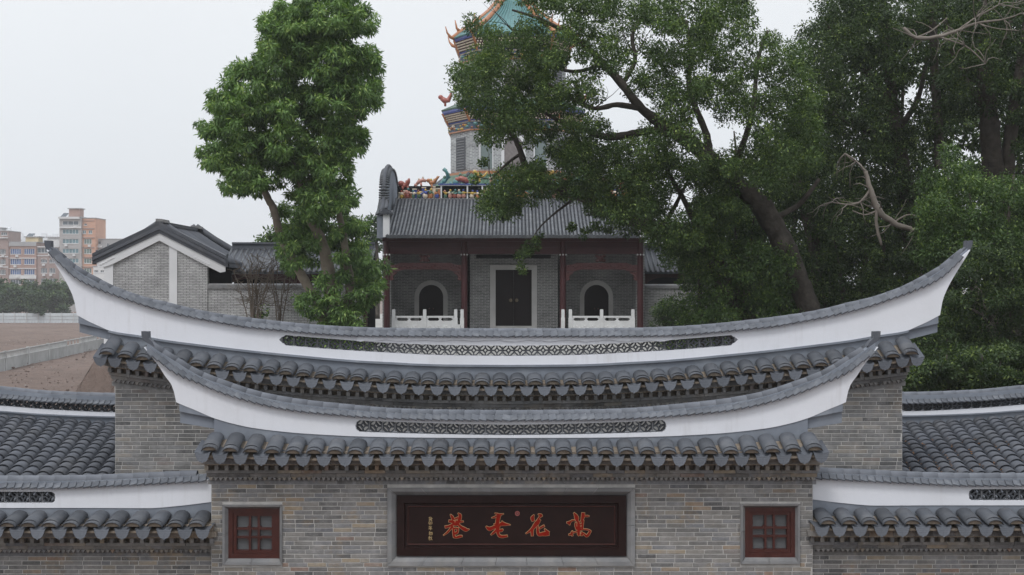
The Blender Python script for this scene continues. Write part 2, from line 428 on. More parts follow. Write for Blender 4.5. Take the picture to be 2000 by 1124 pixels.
def lay_bricks(parent, xa, xb, ztop, zlow, yface, openings, mesh, mat, count, ztop_f=None, seed=1, far_end=None):
    """courses of bricks on a wall face; `count` of them are parts of their own, the rest one joined part"""
    rr = random.Random(seed); items = []
    nrow = int((ztop-zlow)/COURSE)
    for r in range(nrow):
        z = ztop-(r+0.5)*COURSE
        x = xa-(r % 2)*BR_L*0.5-rr.random()*0.04
        while x < xb:
            l = BR_L*(1 if rr.random() > 0.10 else rr.choice((0.5, 0.75, 1.25)))
            items.append([max(x, xa), min(x+l, xb), z]); x += l
    out = []
    for a, b, z in items:
        segs = [(a, b)]
        for ox0, ox1, oz0, oz1 in openings:
            if z+COURSE*.5 > oz0+0.01 and z-COURSE*.5 < oz1-0.01:
                ns = []
                for p, q in segs:
                    if q <= ox0 or p >= ox1: ns.append((p, q))
                    else:
                        if p < ox0: ns.append((p, ox0))
                        if q > ox1: ns.append((ox1, q))
                segs = ns
        for p, q in segs:
            if ztop_f and z+COURSE*.5 > ztop_f((p+q)/2)+0.02: continue
            if q-p > 0.03: out.append(((p+q)/2, q-p, z))
    vis = [o for o in out if o[2] > CZ-(1124-HZ)/F*(yface-CY)-0.03 and abs(o[0]) < 1010/F*(yface-CY)]
    vis.sort(key=lambda o: (-round(min(o[1], BR_L), 3), rr.random()))
    chosen = set(vis[:count]); mb = MB()
    base = brick_mesh(1.0, COURSE-0.010)
    for o in out:
        x, l, z = o; dy = rr.uniform(-.0015, .002)
        if o in chosen:
            put('brick', mesh, parent, (x, yface+dy, z), (0, rr.uniform(-.004, .004), rr.uniform(-.004, .004)), ((l-.010)/(BR_L-.010), 1, 1))
        else:
            k = l-0.010
            mb.add([(x+(v[0]*(k-0.008)/0.992 if abs(v[0]) < .4999 else math.copysign(k/2, v[0])), yface+dy+v[1], z+v[2]) for v in base.v], base.f, 0, rr.random()*0.999+0.0005)
    tag(mb.build('brick_courses', mat, parent), kind='stuff')

def cells_mesh(mb, xs, zs, openings, y0, y1):
    """wall slab with rectangular openings"""
    xs = sorted(set(xs+[o[i] for o in openings for i in (0, 1)])); zs = sorted(set(zs+[o[i] for o in openings for i in (2, 3)]))
    for i in range(len(xs)-1):
        for j in range(len(zs)-1):
            cx, cz = (xs[i]+xs[i+1])/2, (zs[j]+zs[j+1])/2
            if any(o[0] < cx < o[1] and o[2] < cz < o[3] for o in openings): continue
            mb.box(xs[i], xs[i+1], y0, y1, zs[j], zs[j+1])

def cornice(parent, xa, xb, yface, zden, mesh_d, bmat, seed):
    """corbelled brick courses under the eave; zden(x) is the centre line of the dentil course"""
    rr = random.Random(seed); k = 140.0
    rows = [(-13/k, 11.0/k, 0.235), (8.5/k, 7.0/k, 0.13), (16/k, 8.0/k, 0.10)]       # plain courses: offset down, height, projection
    cm = brick_mesh(0.29, 1.0); n = 0
    def end_out(pr): return 0.10*pr/0.235
    for ri, (off, hh, pr) in enumerate(rows):
        e_ = end_out(pr); x = xa-e_
        while x < xb+e_-1e-3:
            l = min(0.30+rr.uniform(-.05, .05), xb+e_-x)
            if xb+e_-x-l < 0.06: l = xb+e_-x
            x0, x1 = x+.002, x+l-.002; t0, t1 = zden(x0)-off, zden(x1)-off; q = MB()
            dy = rr.uniform(-.004, .004); y0 = yface-pr+dy; tl = 0.025 if ri == 2 else 0.0
            cx, cz = (x0+x1)/2, (t0+t1)/2; h2 = hh/2-0.003
            vs = [(x0-cx,0+tl,t0-cz-h2),(x1-cx,0+tl,t1-cz-h2),(x1-cx,0,t1-cz+h2),(x0-cx,0,t0-cz+h2)]
            vs += [(a, pr+.05, c) for a, _, c in vs]
            q.add(vs, [(0,1,2,3),(1,5,6,2),(4,0,3,7),(3,2,6,7),(4,5,1,0)])
            put('cornice_brick', q.mesh('cornice_brick', bmat), parent, (cx, y0, cz)); x += l
    # backing behind dentils and joints
    m_ = MB(); N = 60; xs = [xa-.05+(xb-xa+.10)*i/N for i in range(N+1)]
    m_.strip(xs, [zden(x)+.045 for x in xs], [zden(x)-.045 for x in xs], yface-.05, yface+.08)
    m_.strip([x for x in xs], [zden(x)+.125+.10 for x in xs], [zden(x)+.041 for x in xs], yface-.222, yface+.08)
    m_.strip(xs, [zden(x)-.03 for x in xs], [zden(x)-.142 for x in xs], yface-.066, yface+.08)
    m_.build('cornice_core', MT['mortar_tan'], parent)
    x = xa-.03; p = 0.1365
    nd = int((xb-xa+.06)/p); p = (xb-xa+.06)/nd
    for i in range(nd+1):
        xx = x+i*p; put('dentil', mesh_d, parent, (xx, yface-.20+rr.uniform(-.006, .006), zden(xx)), (0, rr.uniform(-.02, .02), 0))
    # sawtooth course of bricks set on their corners
    st = MB(); p = 0.068; nt_ = int((xb-xa+.05)/p); p = (xb-xa+.05)/nt_
    for i in range(nt_):
        c = xa-.025+(i+.5)*p; z = zden(c)-23.5/k; h2 = .024; a = p*.5
        poly = [(c-a, z+h2), (c-a*.5, z+h2*.1-.004), (c, z-h2), (c+a*.5, z+h2*.1-.004), (c+a, z+h2)]
        st.prism(poly, yface-.082, yface-.02, 0, rr.random())
    tag(st.build('sawtooth_course', bmat, parent), kind='stuff')
    m_ = MB(); m_.strip(xs, [zden(x)-26.5/k for x in xs], [zden(x)-30.5/k-.035 for x in xs], yface-.006, yface+.05); m_.build('bed_course', bmat, parent)

def eave(parent, xa, xb, yface, pitch_n, zlip, zback, ylip, yback, end_drop=0.0):
    """rows of cover tiles, scalloped end tiles and hanging drip tiles"""
    n = pitch_n; p = (xb-xa)/n
    def frame(x):
        zf, zb = zlip(x), zback(x); L = math.hypot(yback-ylip, zb-zf); return zf, zb, L, math.atan2(zb-zf, yback-ylip)
    bed = MB(); N = 3*n; xs = [xa+(xb-xa)*i/N for i in range(N+1)]; vs = []
    for x in xs:
        zf, zb, L, an = frame(x); vs += [(x, ylip+.05, zf-.135), (x, yface+.09, zb-.105), (x, ylip+.05, zf-.16), (x, yface+.09, zb-.25)]
    fs = []
    for i in range(N):
        a = 4*i; c = a+4; fs += [(a, c, c+1, a+1), (a+2, c+2, c, a), (a+3, c+3, c+2, a+2)]
    fs += [(0, 1, 3, 2), (4*N, 4*N+2, 4*N+3, 4*N+1)]
    bed.add(vs, fs); bed.build('eave_bed', MT['mortar_tan'], parent)
    for i in range(n):
        x = xa+(i+.5)*p+R.uniform(-.006, .006); zf, zb, L, an = frame(x); s = (zb-zf)
        r = (an, R.uniform(-.02, .02), R.uniform(-.025, .025))
        cs, sn = math.cos(an), math.sin(an)
        put('end_tile', ME_END, parent, (x, ylip, zf-.072), r)
        st = 0.085; Lc = max(L-st, .12)
        put('cover_tile', ME_COVER, parent, (x, ylip+st*cs, zf-.072+st*sn+.006), r, (1, Lc/.30, 1))
    for i in range(n+1):
        x = xa+i*p
        if i == 0: x += .05
        if i == n: x -= .05
        x += R.uniform(-.006, .006); zf, zb, L, an = frame(x)
        put('drip_tile', ME_DRIP, parent, (x, ylip+.012, zf-.086), (an*0.9, R.uniform(-.03, .03), R.uniform(-.03, .03)), (1, max(L, .2)/.36, 1))

def ridge_caps(parent, xa, xb, ztop, yc, yf, edge_z, tube_step=0.222, edge_step=0.108):
    """half-round ridge tiles and the row of flat edge tiles under them, laid along a curve"""
    def walk(x0, x1, step):
        pts = [x0]; x = x0
        while True:
            sl = (ztop(x+.02)-ztop(x-.02))/.04; x += step/math.sqrt(1+sl*sl)
            if x > x1+1e-6: break
            pts.append(x)
        return pts
    mid = (xa+xb)/2
    pts = walk(xa, xb, tube_step)
    for a, b in zip(pts, pts[1:]):
        za, zb = ztop(a), ztop(b); an = math.atan2(zb-za, b-a); ln = math.hypot(b-a, zb-za)
        # mesh lies along +y: turn it to run along +x, mirrored past the middle so laps face outwards
        if (a+b)/2 < mid: o_, rz, ry = (b, zb), math.pi/2, -an
        else: o_, rz, ry = (a, za), -math.pi/2, -an
        rot = (Matrix.Rotation(ry, 3, 'Y') @ Matrix.Rotation(rz, 3, 'Z')).to_euler()
        put('ridge_tile', ME_TUBE, parent, (o_[0], yc, o_[1]-.086/math.cos(an)), rot, (1, (ln+.012)/.222, 1))
    pts = walk(xa, xb, edge_step)
    for a, b in zip(pts, pts[1:]):
        c = (a+b)/2; an = math.atan2(ztop(b)-ztop(a), b-a); sg = 1 if c < mid else -1
        rot = (Matrix.Rotation(-an+sg*0.2, 3, 'Y')).to_euler()
        put('edge_tile', ME_EDGE, parent, (c, yf, edge_z(c)), rot, ((math.hypot(b-a, ztop(b)-ztop(a))+.006)/.116, 1, 1))

def finial(parent, x, z, yc, sg, s=1.0):
    mb = MB()
    pf = [(0,.02),(-.06,.06),(-.085,.12),(-.088,.19),(.01,.185),(.012,.09),(.06,.045),(.10,-.02),(.04,-.05)]
    poly = [(x+sg*a*s, z+b*s) for a, b in pf]
    if sg > 0: poly = poly[::-1]
    mb.prism(poly if sg < 0 else poly, yc-.07, yc+.07); mb.build('ridge_horn', MT['tile_dark'], parent)

def boat_ridge(parent, d, xcp, cap, wt, wb, edge, hole_t, hole_b, hole_half, thick=0.26, ledge=False, wedge=None, gray_low=None, ext=None, lat_step=0.178):
    """the white boat-shaped ridge with its lattice, drawn from half profiles in photo pixels (offset from the middle)"""
    xc = X(xcp, d); k = d/F; y0 = Y(d); y1 = y0+thick; yc = (y0+y1)/2
    U = lambda x: abs(x-xc)/k
    zc = lambda x: Z(cap(U(x)), d); zt = lambda x: Z(wt(U(x)), d); zb = lambda x: Z(wb(U(x)), d)
    tipu, inu = edge[0][0], edge[-1][0]
    ef = pchip(edge)
    hh = hole_half
    us = sorted(set([i*8.0 for i in range(int(inu//8)+1)]+[inu, hh, hh-7, hh-13]+[inu+(tipu-inu)*i/14 for i in range(15)]))
    us = [u for u in us if u <= tipu]
    xs = sorted(set([xc-u*k for u in us]+[xc+u*k for u in us]))
    bot = lambda x: zb(x) if U(x) <= inu else max(zb(x) if False else -9, Z(ef(U(x)), d))
    mb = MB()
    def hz(x):
        u = U(x); a, b_ = Z(hole_t(u), d), Z(hole_b(u), d); m_ = (a+b_)/2
        q = 1 if u <= hh-13 else (0.62 if u <= hh-7+.01 else 0.0)
        return m_+(a-m_)*q, m_+(b_-m_)*q
    for lo, hi in ((-1e9, xc-hh*k), (xc+hh*k, 1e9)):
        q = [x for x in xs if lo-1e-6 <= x <= hi+1e-6]
        mb.strip(q, [max(zt(x), bot(x)+.002) for x in q], [bot(x) for x in q], y0, y1, (lo < -1e8, hi > 1e8))
    q = [x for x in xs if U(x) <= hh+1e-4]
    mb.strip(q, [zt(x) for x in q], [hz(x)[0] for x in q], y0, y1, (False, False))
    mb.strip(q, [hz(x)[1] for x in q], [zb(x) for x in q], y0, y1, (False, False))
    mb.build('ridge_plaster', MT['white'], parent)
    # bed under the cap tiles
    q = [x for x in xs if U(x) <= tipu-4]
    mb = MB(); mb.strip(q, [zc(x)-.075 for x in q], [zt(x)-.001 for x in q], y0+.035, y1-.035); mb.build('ridge_bed', MT['gray'], parent)
    ridge_caps(parent, xc-(tipu-6)*k, xc+(tipu-6)*k, zc, yc, y0-.075, lambda x: zt(x)-.004)
    # lattice
    n = max(1, int(round(2*(hh-6)*k/lat_step))); st = 2*(hh-6)*k/n
    for i in range(n):
        x = xc-(hh-6)*k+(i+.5)*st
        if abs(x) > 1080*k: continue
        a, b_ = Z(hole_t(U(x)), d), Z(hole_b(U(x)), d)
        sl = math.atan2(Z(hole_t(U(x+.05)), d)-Z(hole_t(U(x-.05)), d), .1)
        put('lattice_block', ME_LAT, parent, (x, yc, (a+b_)/2), (0, -sl, 0), (st/.178, 1, (a-b_)/.150))
    return xc, k, U, zc, zt, zb, y0, y1, yc

SYMZ = lambda tab, c: pchip([(c-x, y) for x, y in tab])

# ================================================================ front gate wall with the name board
D1 = 20.0
GW = thing('front_gate', 'front grey brick gate wall with curved white ridge, framed name board and two small windows', 'gate', (0, 0, 0))
xa, xb = X(413, D1), X(1587, D1)
cap1 = SYMZ([(278,655),(300,671),(317.5,682),(345,699),(370,715),(395,728),(424,739),(455,750),(485,760),(520,769),(580,779.5),(680,790.6),(760,797.5),(822,800),(930,801.5),(998,802)], 998)
wt1 = SYMZ([(281,678),(290,688),(314,704),(335,721),(360,734),(387.5,745),(416,757.5),(445,768.5),(492,782.5),(517.5,789),(555,796.5),(580,800.5),(680,810),(736,814),(792,816.5),(867,818),(930,818.7),(998,819)], 998)
wb1 = SYMZ([(281,750),(344,786),(380,801),(417.5,817),(455,828),(492.5,836),(542.5,842.5),(590,847),(652,850.6),(690,852.5),(805,855),(930,855.8),(998,856)], 998)
ed1 = [(998-x, y) for x, y in [(281,679),(295,696),(309,714),(322.5,735),(335,752.5),(341,770),(344,786)]]
ht1 = SYMZ([(640,816),(696,820.6),(805,825.6),(930,829),(998,830)], 998)
hb1 = SYMZ([(640,840.5),(696,844),(805,847.7),(930,850.3),(998,851)], 998)
DW = 20.08
xc, k, U, zc, zt, zb, y0, y1, yc = boat_ridge(GW, DW, 998, cap1, wt1, wb1, ed1, ht1, hb1, 309)
finial(GW, X(286, DW), Z(674, DW), yc, 1); finial(GW, X(1710, DW), Z(674, DW), yc, -1)
# grey band and the stepped springers under the ridge ends
def ridge_base(parent, d, xcp, U, k, xc, zb, y0, y1, in_u, wed, low, blk, xa, xb, tile_top, ledge=0.0):
    """wed: springer line (u, y) outer..inner; low: block bottom (u, y)"""
    mb = MB(); N = 80
    xs = [xc-wed[1][0]*k+(2*wed[1][0]*k)*i/N for i in range(N+1)]
    mb.strip(xs, [zb(x)+.001 for x in xs], [Z(tile_top(U(x)), d)-.16 for x in xs], y0+.012, y1-.012)
    for s in (-1, 1):
        a, b_ = wed[0], wed[1]
        q = [xc+s*(a[0]+(b_[0]-a[0])*i/10)*k for i in range(11)]
        if s > 0: q = q[::-1]
        lw = lambda x: Z(a[1]+(b_[1]-a[1])*(U(x)-a[0])/(b_[0]-a[0]), d)
        q2 = sorted(q)
        mb.strip(q2, [zb(x)+.001 for x in q2], [min(lw(x), zb(x)-.004) for x in q2], y0+.006, y1-.006)
        l2 = lambda x: Z(low[0][1]+(low[1][1]-low[0][1])*(U(x)-low[0][0])/(low[1][0]-low[0][0]), d)
        q3 = [x for x in q2]
        mb.strip(q3, [min(lw(x), zb(x)-.004)-.0005 for x in q3], [l2(x) for x in q3], y0+.055, y1-.055)
    mb.build('ridge_base', MT['gray'], parent)
    if ledge:
        mb = MB(); mb.strip(xs, [zb(x)-.0005 for x in xs], [zb(x)-.032 for x in xs], y0-ledge, y0+.011); mb.build('ridge_ledge', MT['gray'], parent)
tt1 = SYMZ([(413,847),(437,846),(478,849.5),(515,851),(555,854),(590,857),(628,859),(700,860),(998,860)], 998)
ridge_base(GW, DW, 998, U, k, xc, zb, y0, y1, 654, [(654-6,804),(580,817.3)], [(648,827),(580,838.5)], None, xa, xb, tt1)
U1 = lambda x: abs(x-X(1000, D1))/D1*F
lip1 = pchip([(0,878),(420,877.5),(500,875),(560,872.5),(600,870)])
eave(GW, xa-.085, xb+.085, 0.0, 30, lambda x: Z(lip1(U1(x)), 19.6), lambda x: Z(tt1(U1(x)), 20.0)+.004, -.42, .07)
cornice(GW, xa, xb, 0.0, lambda x: Z(911, D1), ME_DENT, MT['brick'], 3)
SIGN = (X(757, D1), X(1240, D1), Z(1105, D1), Z(953, D1))
SIGN_IN = (X(775, D1), X(1223, D1), Z(1086.5, D1), Z(968.5, D1))
WINS = [((435, 551, 1103, 986), (445, 545, 1092, 994)), ((1446, 1562, 1101, 984), (1456, 1554, 1090, 992))]
def rect(r, d): return (X(r[0], d), X(r[1], d), Z(r[2], d), Z(r[3], d))
wo_ = [rect(o, D1) for o, i in WINS]; wi_ = [rect(i, D1) for o, i in WINS]
lay_bricks(GW, xa, xb, Z(938, D1), 3.45, -.002, wo_+[SIGN], ME_BRICK, MT['brick'], 300, seed=5)
mb = MB(); cells_mesh(mb, [xa, xb], [3.45, Z(936, D1)], [(o[0]+.012, o[1]-.012, o[2]+.012, o[3]-.012) for o in wo_+[SIGN]], 0.0, .30)
mb.box(xa, xb, .302, .46, 3.45, Z(890, D1)); mb.box(xa, xb, .06, .3005, Z(936, D1)+.001, Z(884, D1))
mb.build('wall_core', MT['mortar'], GW)
mb = MB(); mb.box(xa, xb, -.008, .46, 0, 3.449); mb.build('lower_wall', wall_brick('lower_gate_brick', (.17,.165,.16), (.24,.23,.215), (.3,.29,.27)), GW)
def trim_frame(parent, outer, inner, yface, name='frame_trim', seed=1):
    """moulded brick surround: four mitred sides, each of several pieces"""
    rr = random.Random(seed); ox0, ox1, oz0, oz1 = outer; ix0, ix1, iz0, iz1 = inner
    def piece(a, b, c, e_):        # outer a->b, inner e_->c (x,z); bevel towards the opening
        mid = lambda p, q, t: (p[0]+(q[0]-p[0])*t, p[1]+(q[1]-p[1])*t)
        m1, m2 = mid(a, e_, .45), mid(b, c, .45)
        V = [(a[0],yface-.028,a[1]),(b[0],yface-.028,b[1]),(m2[0],yface-.022,m2[1]),(m1[0],yface-.022,m1[1]),(c[0],yface+.045,c[1]),(e_[0],yface+.045,e_[1]),(a[0],yface+.02,a[1]),(b[0],yface+.02,b[1])]
        q = MB(); q.add(V, [(0,1,2,3),(3,2,4,5),(6,7,1,0)]); q.build(name, MT['trim'], parent)
    def side(o0, o1, i0, i1, n):
        cuts = [0]+sorted(rr.uniform(i/n-.1/n, i/n+.1/n) for i in range(1, n))+[1]
        for t0, t1 in zip(cuts, cuts[1:]):
            g = .0025/max(abs(o1[0]-o0[0])+abs(o1[1]-o0[1]), .1)
            L = lambda p, q, t: (p[0]+(q[0]-p[0])*t, p[1]+(q[1]-p[1])*t)
            piece(L(o0, o1, t0+g), L(o0, o1, t1-g), L(i0, i1, t1-g), L(i0, i1, t0+g))
    W_ = ox1-ox0; H_ = oz1-oz0; nx = max(1, round(W_/.5)); nz = max(1, round(H_/.5))
    side((ox0, oz0), (ox1, oz0), (ix0, iz0), (ix1, iz0), nx); side((ox1, oz0), (ox1, oz1), (ix1, iz0), (ix1, iz1), nz)
    side((ox1, oz1), (ox0, oz1), (ix1, iz1), (ix0, iz1), nx); side((ox0, oz1), (ox0, oz0), (ix0, iz1), (ix0, iz0), nz)
trim_frame(GW, SIGN, SIGN_IN, -.008)
for j, (o, i) in enumerate(zip(wo_, wi_)):
    trim_frame(GW, o, i, -.008, seed=3+j)
    x0, x1, z0, z1 = i; w = x1-x0; h = z1-z0; yy = .035
    mb = MB()
    def ring(mb, a, b, ya, yb):           # rectangular ring between insets a and b
        mb.box(x0+a, x1-a, ya, yb, z1-b, z1-a); mb.box(x0+a, x1-a, ya, yb, z0+a, z0+b)
        mb.box(x0+a, x0+b, ya, yb, z0+b, z1-b); mb.box(x1-b, x1-a, ya, yb, z0+b, z1-b)
    ring(mb, 0, .058, yy, .2); ring(mb, .0585, .066, yy+.012, .2)
    win = mb.build('window', MT['wood'], GW)
    mb = MB(); ring(mb, .0665, .105, yy+.022, .18); ring(mb, .1055, .112, yy+.03, .18)
    mb.build('sash', MT['wood'], win)
    a = .1125; iw = w-2*a; ih = h-2*a
    for t in (.375, .625):
        mb = MB(); c = x0+a+iw*t; mb.box(c-.016, c+.016, yy+.03, .15, z0+a, z1-a); mb.build('muntin', MT['wood'], win)
        mb = MB(); c = z0+a+ih*t; mb.box(x0+a, x1-a, yy+.033, .147, c-.016, c+.016); mb.build('muntin', MT['wood'], win)
    for s1 in (0, 1):
        for s2 in (0, 1):             # little fret corners where the bars cross
            cx = x0+a+iw*(.375+.25*s1)+(.022 if s1 else -.022); cz = z0+a+ih*(.375+.25*s2)+(.022 if s2 else -.022)
            mb = MB(); mb.box(cx-.014, cx+.014, yy+.036, .144, cz-.014, cz+.014); mb.build('fret_corner', MT['wood'], win)
    for i1 in range(3):
        for i2 in range(3):
            tx = [0, .375, .625, 1]; mb = MB()
            mb.box(x0+a+iw*tx[i1]+.001, x0+a+iw*tx[i1+1]-.001, .120, .126, z0+a+ih*tx[i2]+.001, z0+a+ih*tx[i2+1]-.001)
            mb.build('pane', MT['pane'], win)

# ---- the name board
NB = thing('name_board', 'dark lacquered name board with red and gold calligraphy set in the front gate wall', 'sign', (X(1000, D1), .03, Z(1086, D1)))
x0, x1, z0, z1 = SIGN_IN
mb = MB(); yb = .0275; fw = .105
a = [(x0, z0), (x1, z0), (x1, z1), (x0, z1)]; bq = [(x0+fw, z0+fw), (x1-fw, z0+fw), (x1-fw, z1-fw), (x0+fw, z1-fw)]; cq = [(x0+fw+.014, z0+fw+.014), (x1-fw-.014, z0+fw+.014), (x1-fw-.014, z1-fw-.014), (x0+fw+.014, z1-fw-.014)]
V = [(x, yb-.03, z) for x, z in a]+[(x, yb-.03, z) for x, z in bq]+[(x, yb+.004, z) for x, z in cq]+[(x, .1, z) for x, z in a]
mb.add(V, [(i, (i+1) % 4, 4+(i+1) % 4, 4+i) for i in range(4)]+[(4+i, 4+(i+1) % 4, 8+(i+1) % 4, 8+i) for i in range(4)]+[(12+i, 12+(i+1) % 4, (i+1) % 4, i) for i in range(4)])
mb.build('frame', MT['board'], NB)
mb = MB(); q = .0145+fw; mb.box(x0+q, x1-q, yb+.004, .1, z0+q, z1-q)
mb.build('panel', MT['board'], NB)
q += .03; w_ = .016          # raised moulding round the panel
for r_ in ((x0+q, x1-q, z1-q-w_, z1-q), (x0+q, x1-q, z0+q, z0+q+w_), (x0+q, x0+q+w_, z0+q+w_, z1-q-w_), (x1-q-w_, x1-q, z0+q+w_, z1-q-w_)):
    mb = MB(); X0, X1, Z0, Z1 = r_; e_ = .007
    mb.add([(X0,yb+.004,Z0),(X1,yb+.004,Z0),(X1,yb+.004,Z1),(X0,yb+.004,Z1),(X0+e_,yb-.010,Z0+e_),(X1-e_,yb-.010,Z0+e_),(X1-e_,yb-.010,Z1-e_),(X0+e_,yb-.010,Z1-e_)],
           [(4,5,6,7)]+[(i, (i+1) % 4, 4+(i+1) % 4, 4+i) for i in range(4)]); mb.build('moulding', MT['lacquer'], NB)
def brush(mb, pts, grow, yfront, yback):
    """one brush stroke with changing width; pts (x, z, width) in metres"""
    n = 5; sm = []
    for i in range(len(pts)-1):
        p0 = pts[max(i-1, 0)]; p1 = pts[i]; p2 = pts[i+1]; p3 = pts[min(i+2, len(pts)-1)]
        for j in range(n):
            t = j/n; sm.append(tuple(0.5*((2*b_)+(c_-a_)*t+(2*a_-5*b_+4*c_-d_)*t*t+(3*b_-a_-3*c_+d_)*t**3) for a_, b_, c_, d_ in zip(p0, p1, p2, p3)))
    sm.append(pts[-1]); L = []; Rr = []
    for i, (x, z, w) in enumerate(sm):
        a_ = sm[max(i-1, 0)]; b_ = sm[min(i+1, len(sm)-1)]; dx, dz = b_[0]-a_[0], b_[1]-a_[1]; l = math.hypot(dx, dz) or 1
        h = max(w, .002)/2+grow; nx, nz = -dz/l*h, dx/l*h
        ex = 0
        if i == 0: ex = -grow-w*.2
        if i == len(sm)-1: ex = grow+w*.2
        L.append((x+nx+dx/l*ex, z+nz+dz/l*ex)); Rr.append((x-nx+dx/l*ex, z-nz+dz/l*ex))
    N = len(L); vs = [(x, yfront, z) for x, z in L]+[(x, yfront, z) for x, z in Rr]+[(x, yback, z) for x, z in L]+[(x, yback, z) for x, z in Rr]
    fs = []
    for i in range(N-1): fs += [(i, N+i, N+i+1, i+1), (i+1, 2*N+i+1, 2*N+i, i), (N+i, 3*N+i, 3*N+i+1, N+i+1)]
    fs += [(0, 2*N, 3*N, N), (N-1, 2*N-1, 4*N-1, 3*N-1)]
    mb.add(vs, fs)
CH = {
 (850, 995): [[(515,195,30),(570,270,85),(610,360,90)],[(775,150,25),(835,215,95),(825,330,110),(800,390,90)],[(650,350,40),(760,300,60)],[(470,410,70),(560,425,90),(640,440,70)],
   [(700,440,110),(820,440,70),(945,430,35)],[(590,490,90),(700,510,120),(790,490,100)],[(345,610,80),(450,590,70),(560,540,70),(660,505,70)],[(590,590,80),(500,690,60),(400,800,50),(280,890,20)],
   [(780,530,60),(880,620,90),(1000,690,115),(1060,710,85),(1140,690,20)],[(595,670,50),(680,650,55),(775,665,55)],[(620,660,60),(620,800,70),(635,930,70)],[(765,670,50),(760,740,60),(730,805,75),(660,830,70)],[(640,945,70),(720,960,60),(820,930,80),(900,920,50)]],
 (940, 995): [[(465,145,25),(560,185,55),(640,190,50),(750,170,20)],[(600,190,140),(565,330,135),(545,480,125),(550,600,150),(550,740,110),(570,840,85),(620,920,80)],[(355,300,20),(430,285,45),(520,230,40)],
   [(170,600,40),(270,675,125),(380,640,105),(500,590,105),(600,560,80)],[(600,560,60),(700,505,130),(800,520,95),(970,540,20)],[(705,410,20),(690,500,90)],[(430,520,30),(500,510,60)],[(500,720,70),(420,800,70),(335,870,35)],[(600,740,60),(680,725,95),(725,700,40)],[(600,900,80),(660,930,85),(740,935,80),(870,915,60)]],
 (1020, 995): [[(395,210,30),(345,305,115),(370,395,90)],[(545,180,25),(630,215,90),(665,250,40)],[(610,250,60),(555,320,45),(510,370,30)],[(590,370,70),(520,450,140),(430,560,130),(350,660,90),(240,760,60),(130,830,25)],[(350,650,90),(335,760,85),(340,900,70)],
   [(530,590,50),(525,700,75),(535,800,95),(570,870,90),(680,850,120),(800,840,145),(890,840,110)],[(600,650,55),(680,600,60),(735,575,60)],[(760,680,30),(820,750,75),(880,800,90)]],
 (1095, 995): [[(455,140,40),(510,220,105),(545,310,135),(560,390,90),(590,440,60)],[(765,150,105),(760,230,115),(735,330,90),(710,400,50)],[(820,245,35),(900,242,55),(960,245,30)],[(220,460,50),(290,465,95),(340,425,55),(410,385,38),(490,388,30)],[(300,480,70),(305,535,30)],
   [(520,470,50),(510,560,60),(540,670,60)],[(600,440,70),(610,540,105),(610,640,105),(610,760,90),(610,850,90),(625,895,55)],[(745,400,90),(745,500,68),(740,600,60),(735,690,45)],[(620,445,25),(710,415,25)],[(560,540,40),(730,515,40)],[(560,620,40),(730,615,40)],[(540,675,60),(700,665,45)],
   [(290,870,50),(340,860,55),(420,810,35),(560,760,35),(700,700,38),(820,690,38),(940,710,40),(1010,760,60)],[(1000,770,60),(940,860,80),(880,915,70),(800,850,55),(700,780,35)],[(400,745,25),(375,820,65),(400,905,45)],[(720,840,85),(720,895,60)]]}
NAMES = {850: 'red and gold brush character, four-sided loop below two prongs', 940: 'red and gold brush character with a long slanting crossbar', 1020: 'red and gold brush character with a wide bottom hook', 1095: 'red and gold brush character with two ear-like top strokes'}
ypl = yb+.004
for (ox, oy), st in CH.items():
    mg, mr = MB(), MB()
    for i, s in enumerate(st):
        pts = [(X(ox+a/17.29, D1), Z(oy+b_/17.29, D1), c/17.29/140.0) for a, b_, c in s]
        brush(mg, pts, .0048, ypl-.005-.0002*i, ypl+.002); brush(mr, pts, 0, ypl-.010-.0002*i, ypl+.001)
    o = mr.build('character', MT['red'], NB); o['label'] = NAMES[ox]
    mg.build('gilt_edge', MT['gold'], o)
# date column: small gilt characters
SM = [  # ten-unit boxes, strokes of (x, y down, w)
 [[(1,2.5,1),(3.5,1,1),(2,4.5,1)],[(5,.5,1),(6.5,2.5,1.2),(9.5,4.5,1.2)],[(2.5,5,1),(7.5,5,1)],[(1.5,7,1),(8.5,7,1)],[(5,5,1),(4.5,7.5,1),(1.5,10,.8)],[(5.2,7,1),(6.5,8.5,1),(9,10,1)]],
 [[(3.8,.5,1),(1.5,2,1),(1.5,6.5,1),(4,5.5,.9)],[(4,2,1),(4,6.5,1),(2,9.5,.8)],[(6,2,1),(9,2,1),(9,6.5,1.1),(8,7,.8)],[(6.2,1.8,1),(6.2,10,1)]],
 [[(3,0,1),(1.5,2.8,1)],[(3,1.8,1),(8.5,1.6,1)],[(3,4.2,1),(8,4,1)],[(3,4.2,1),(3,6.8,1)],[(.5,7,1),(9.5,6.8,1.1)],[(5.5,2,1),(5.5,10,1)]],
 [[(2.5,.3,1.2),(3.3,1.5,1)],[(1,2.8,1),(4.3,2.7,1),(.8,7,.8)],[(2.8,5,1),(2.8,10,1)],[(3.2,5.5,.9),(4.6,6.8,.9)],[(5,3,1),(9,2.8,1),(8.8,8.5,1.1),(7.5,9,.8)],[(6.8,3,1),(6.5,6.5,1),(4.8,9.8,.8)]],
 [[(3.8,.5,1),(1.2,1.8,.9)],[(.5,3.8,1),(4.8,3.6,1)],[(2.8,1.5,1),(2.8,10,1)],[(2.6,4.5,.9),(.6,7.5,.8)],[(5.5,2.5,1),(6,4.5,1)],[(9,2,.9),(8.2,4,.9)],[(7,.8,1),(7,5,1),(5,9.8,.8)],[(7.2,5.5,1),(9.6,9.6,1.1)]]]
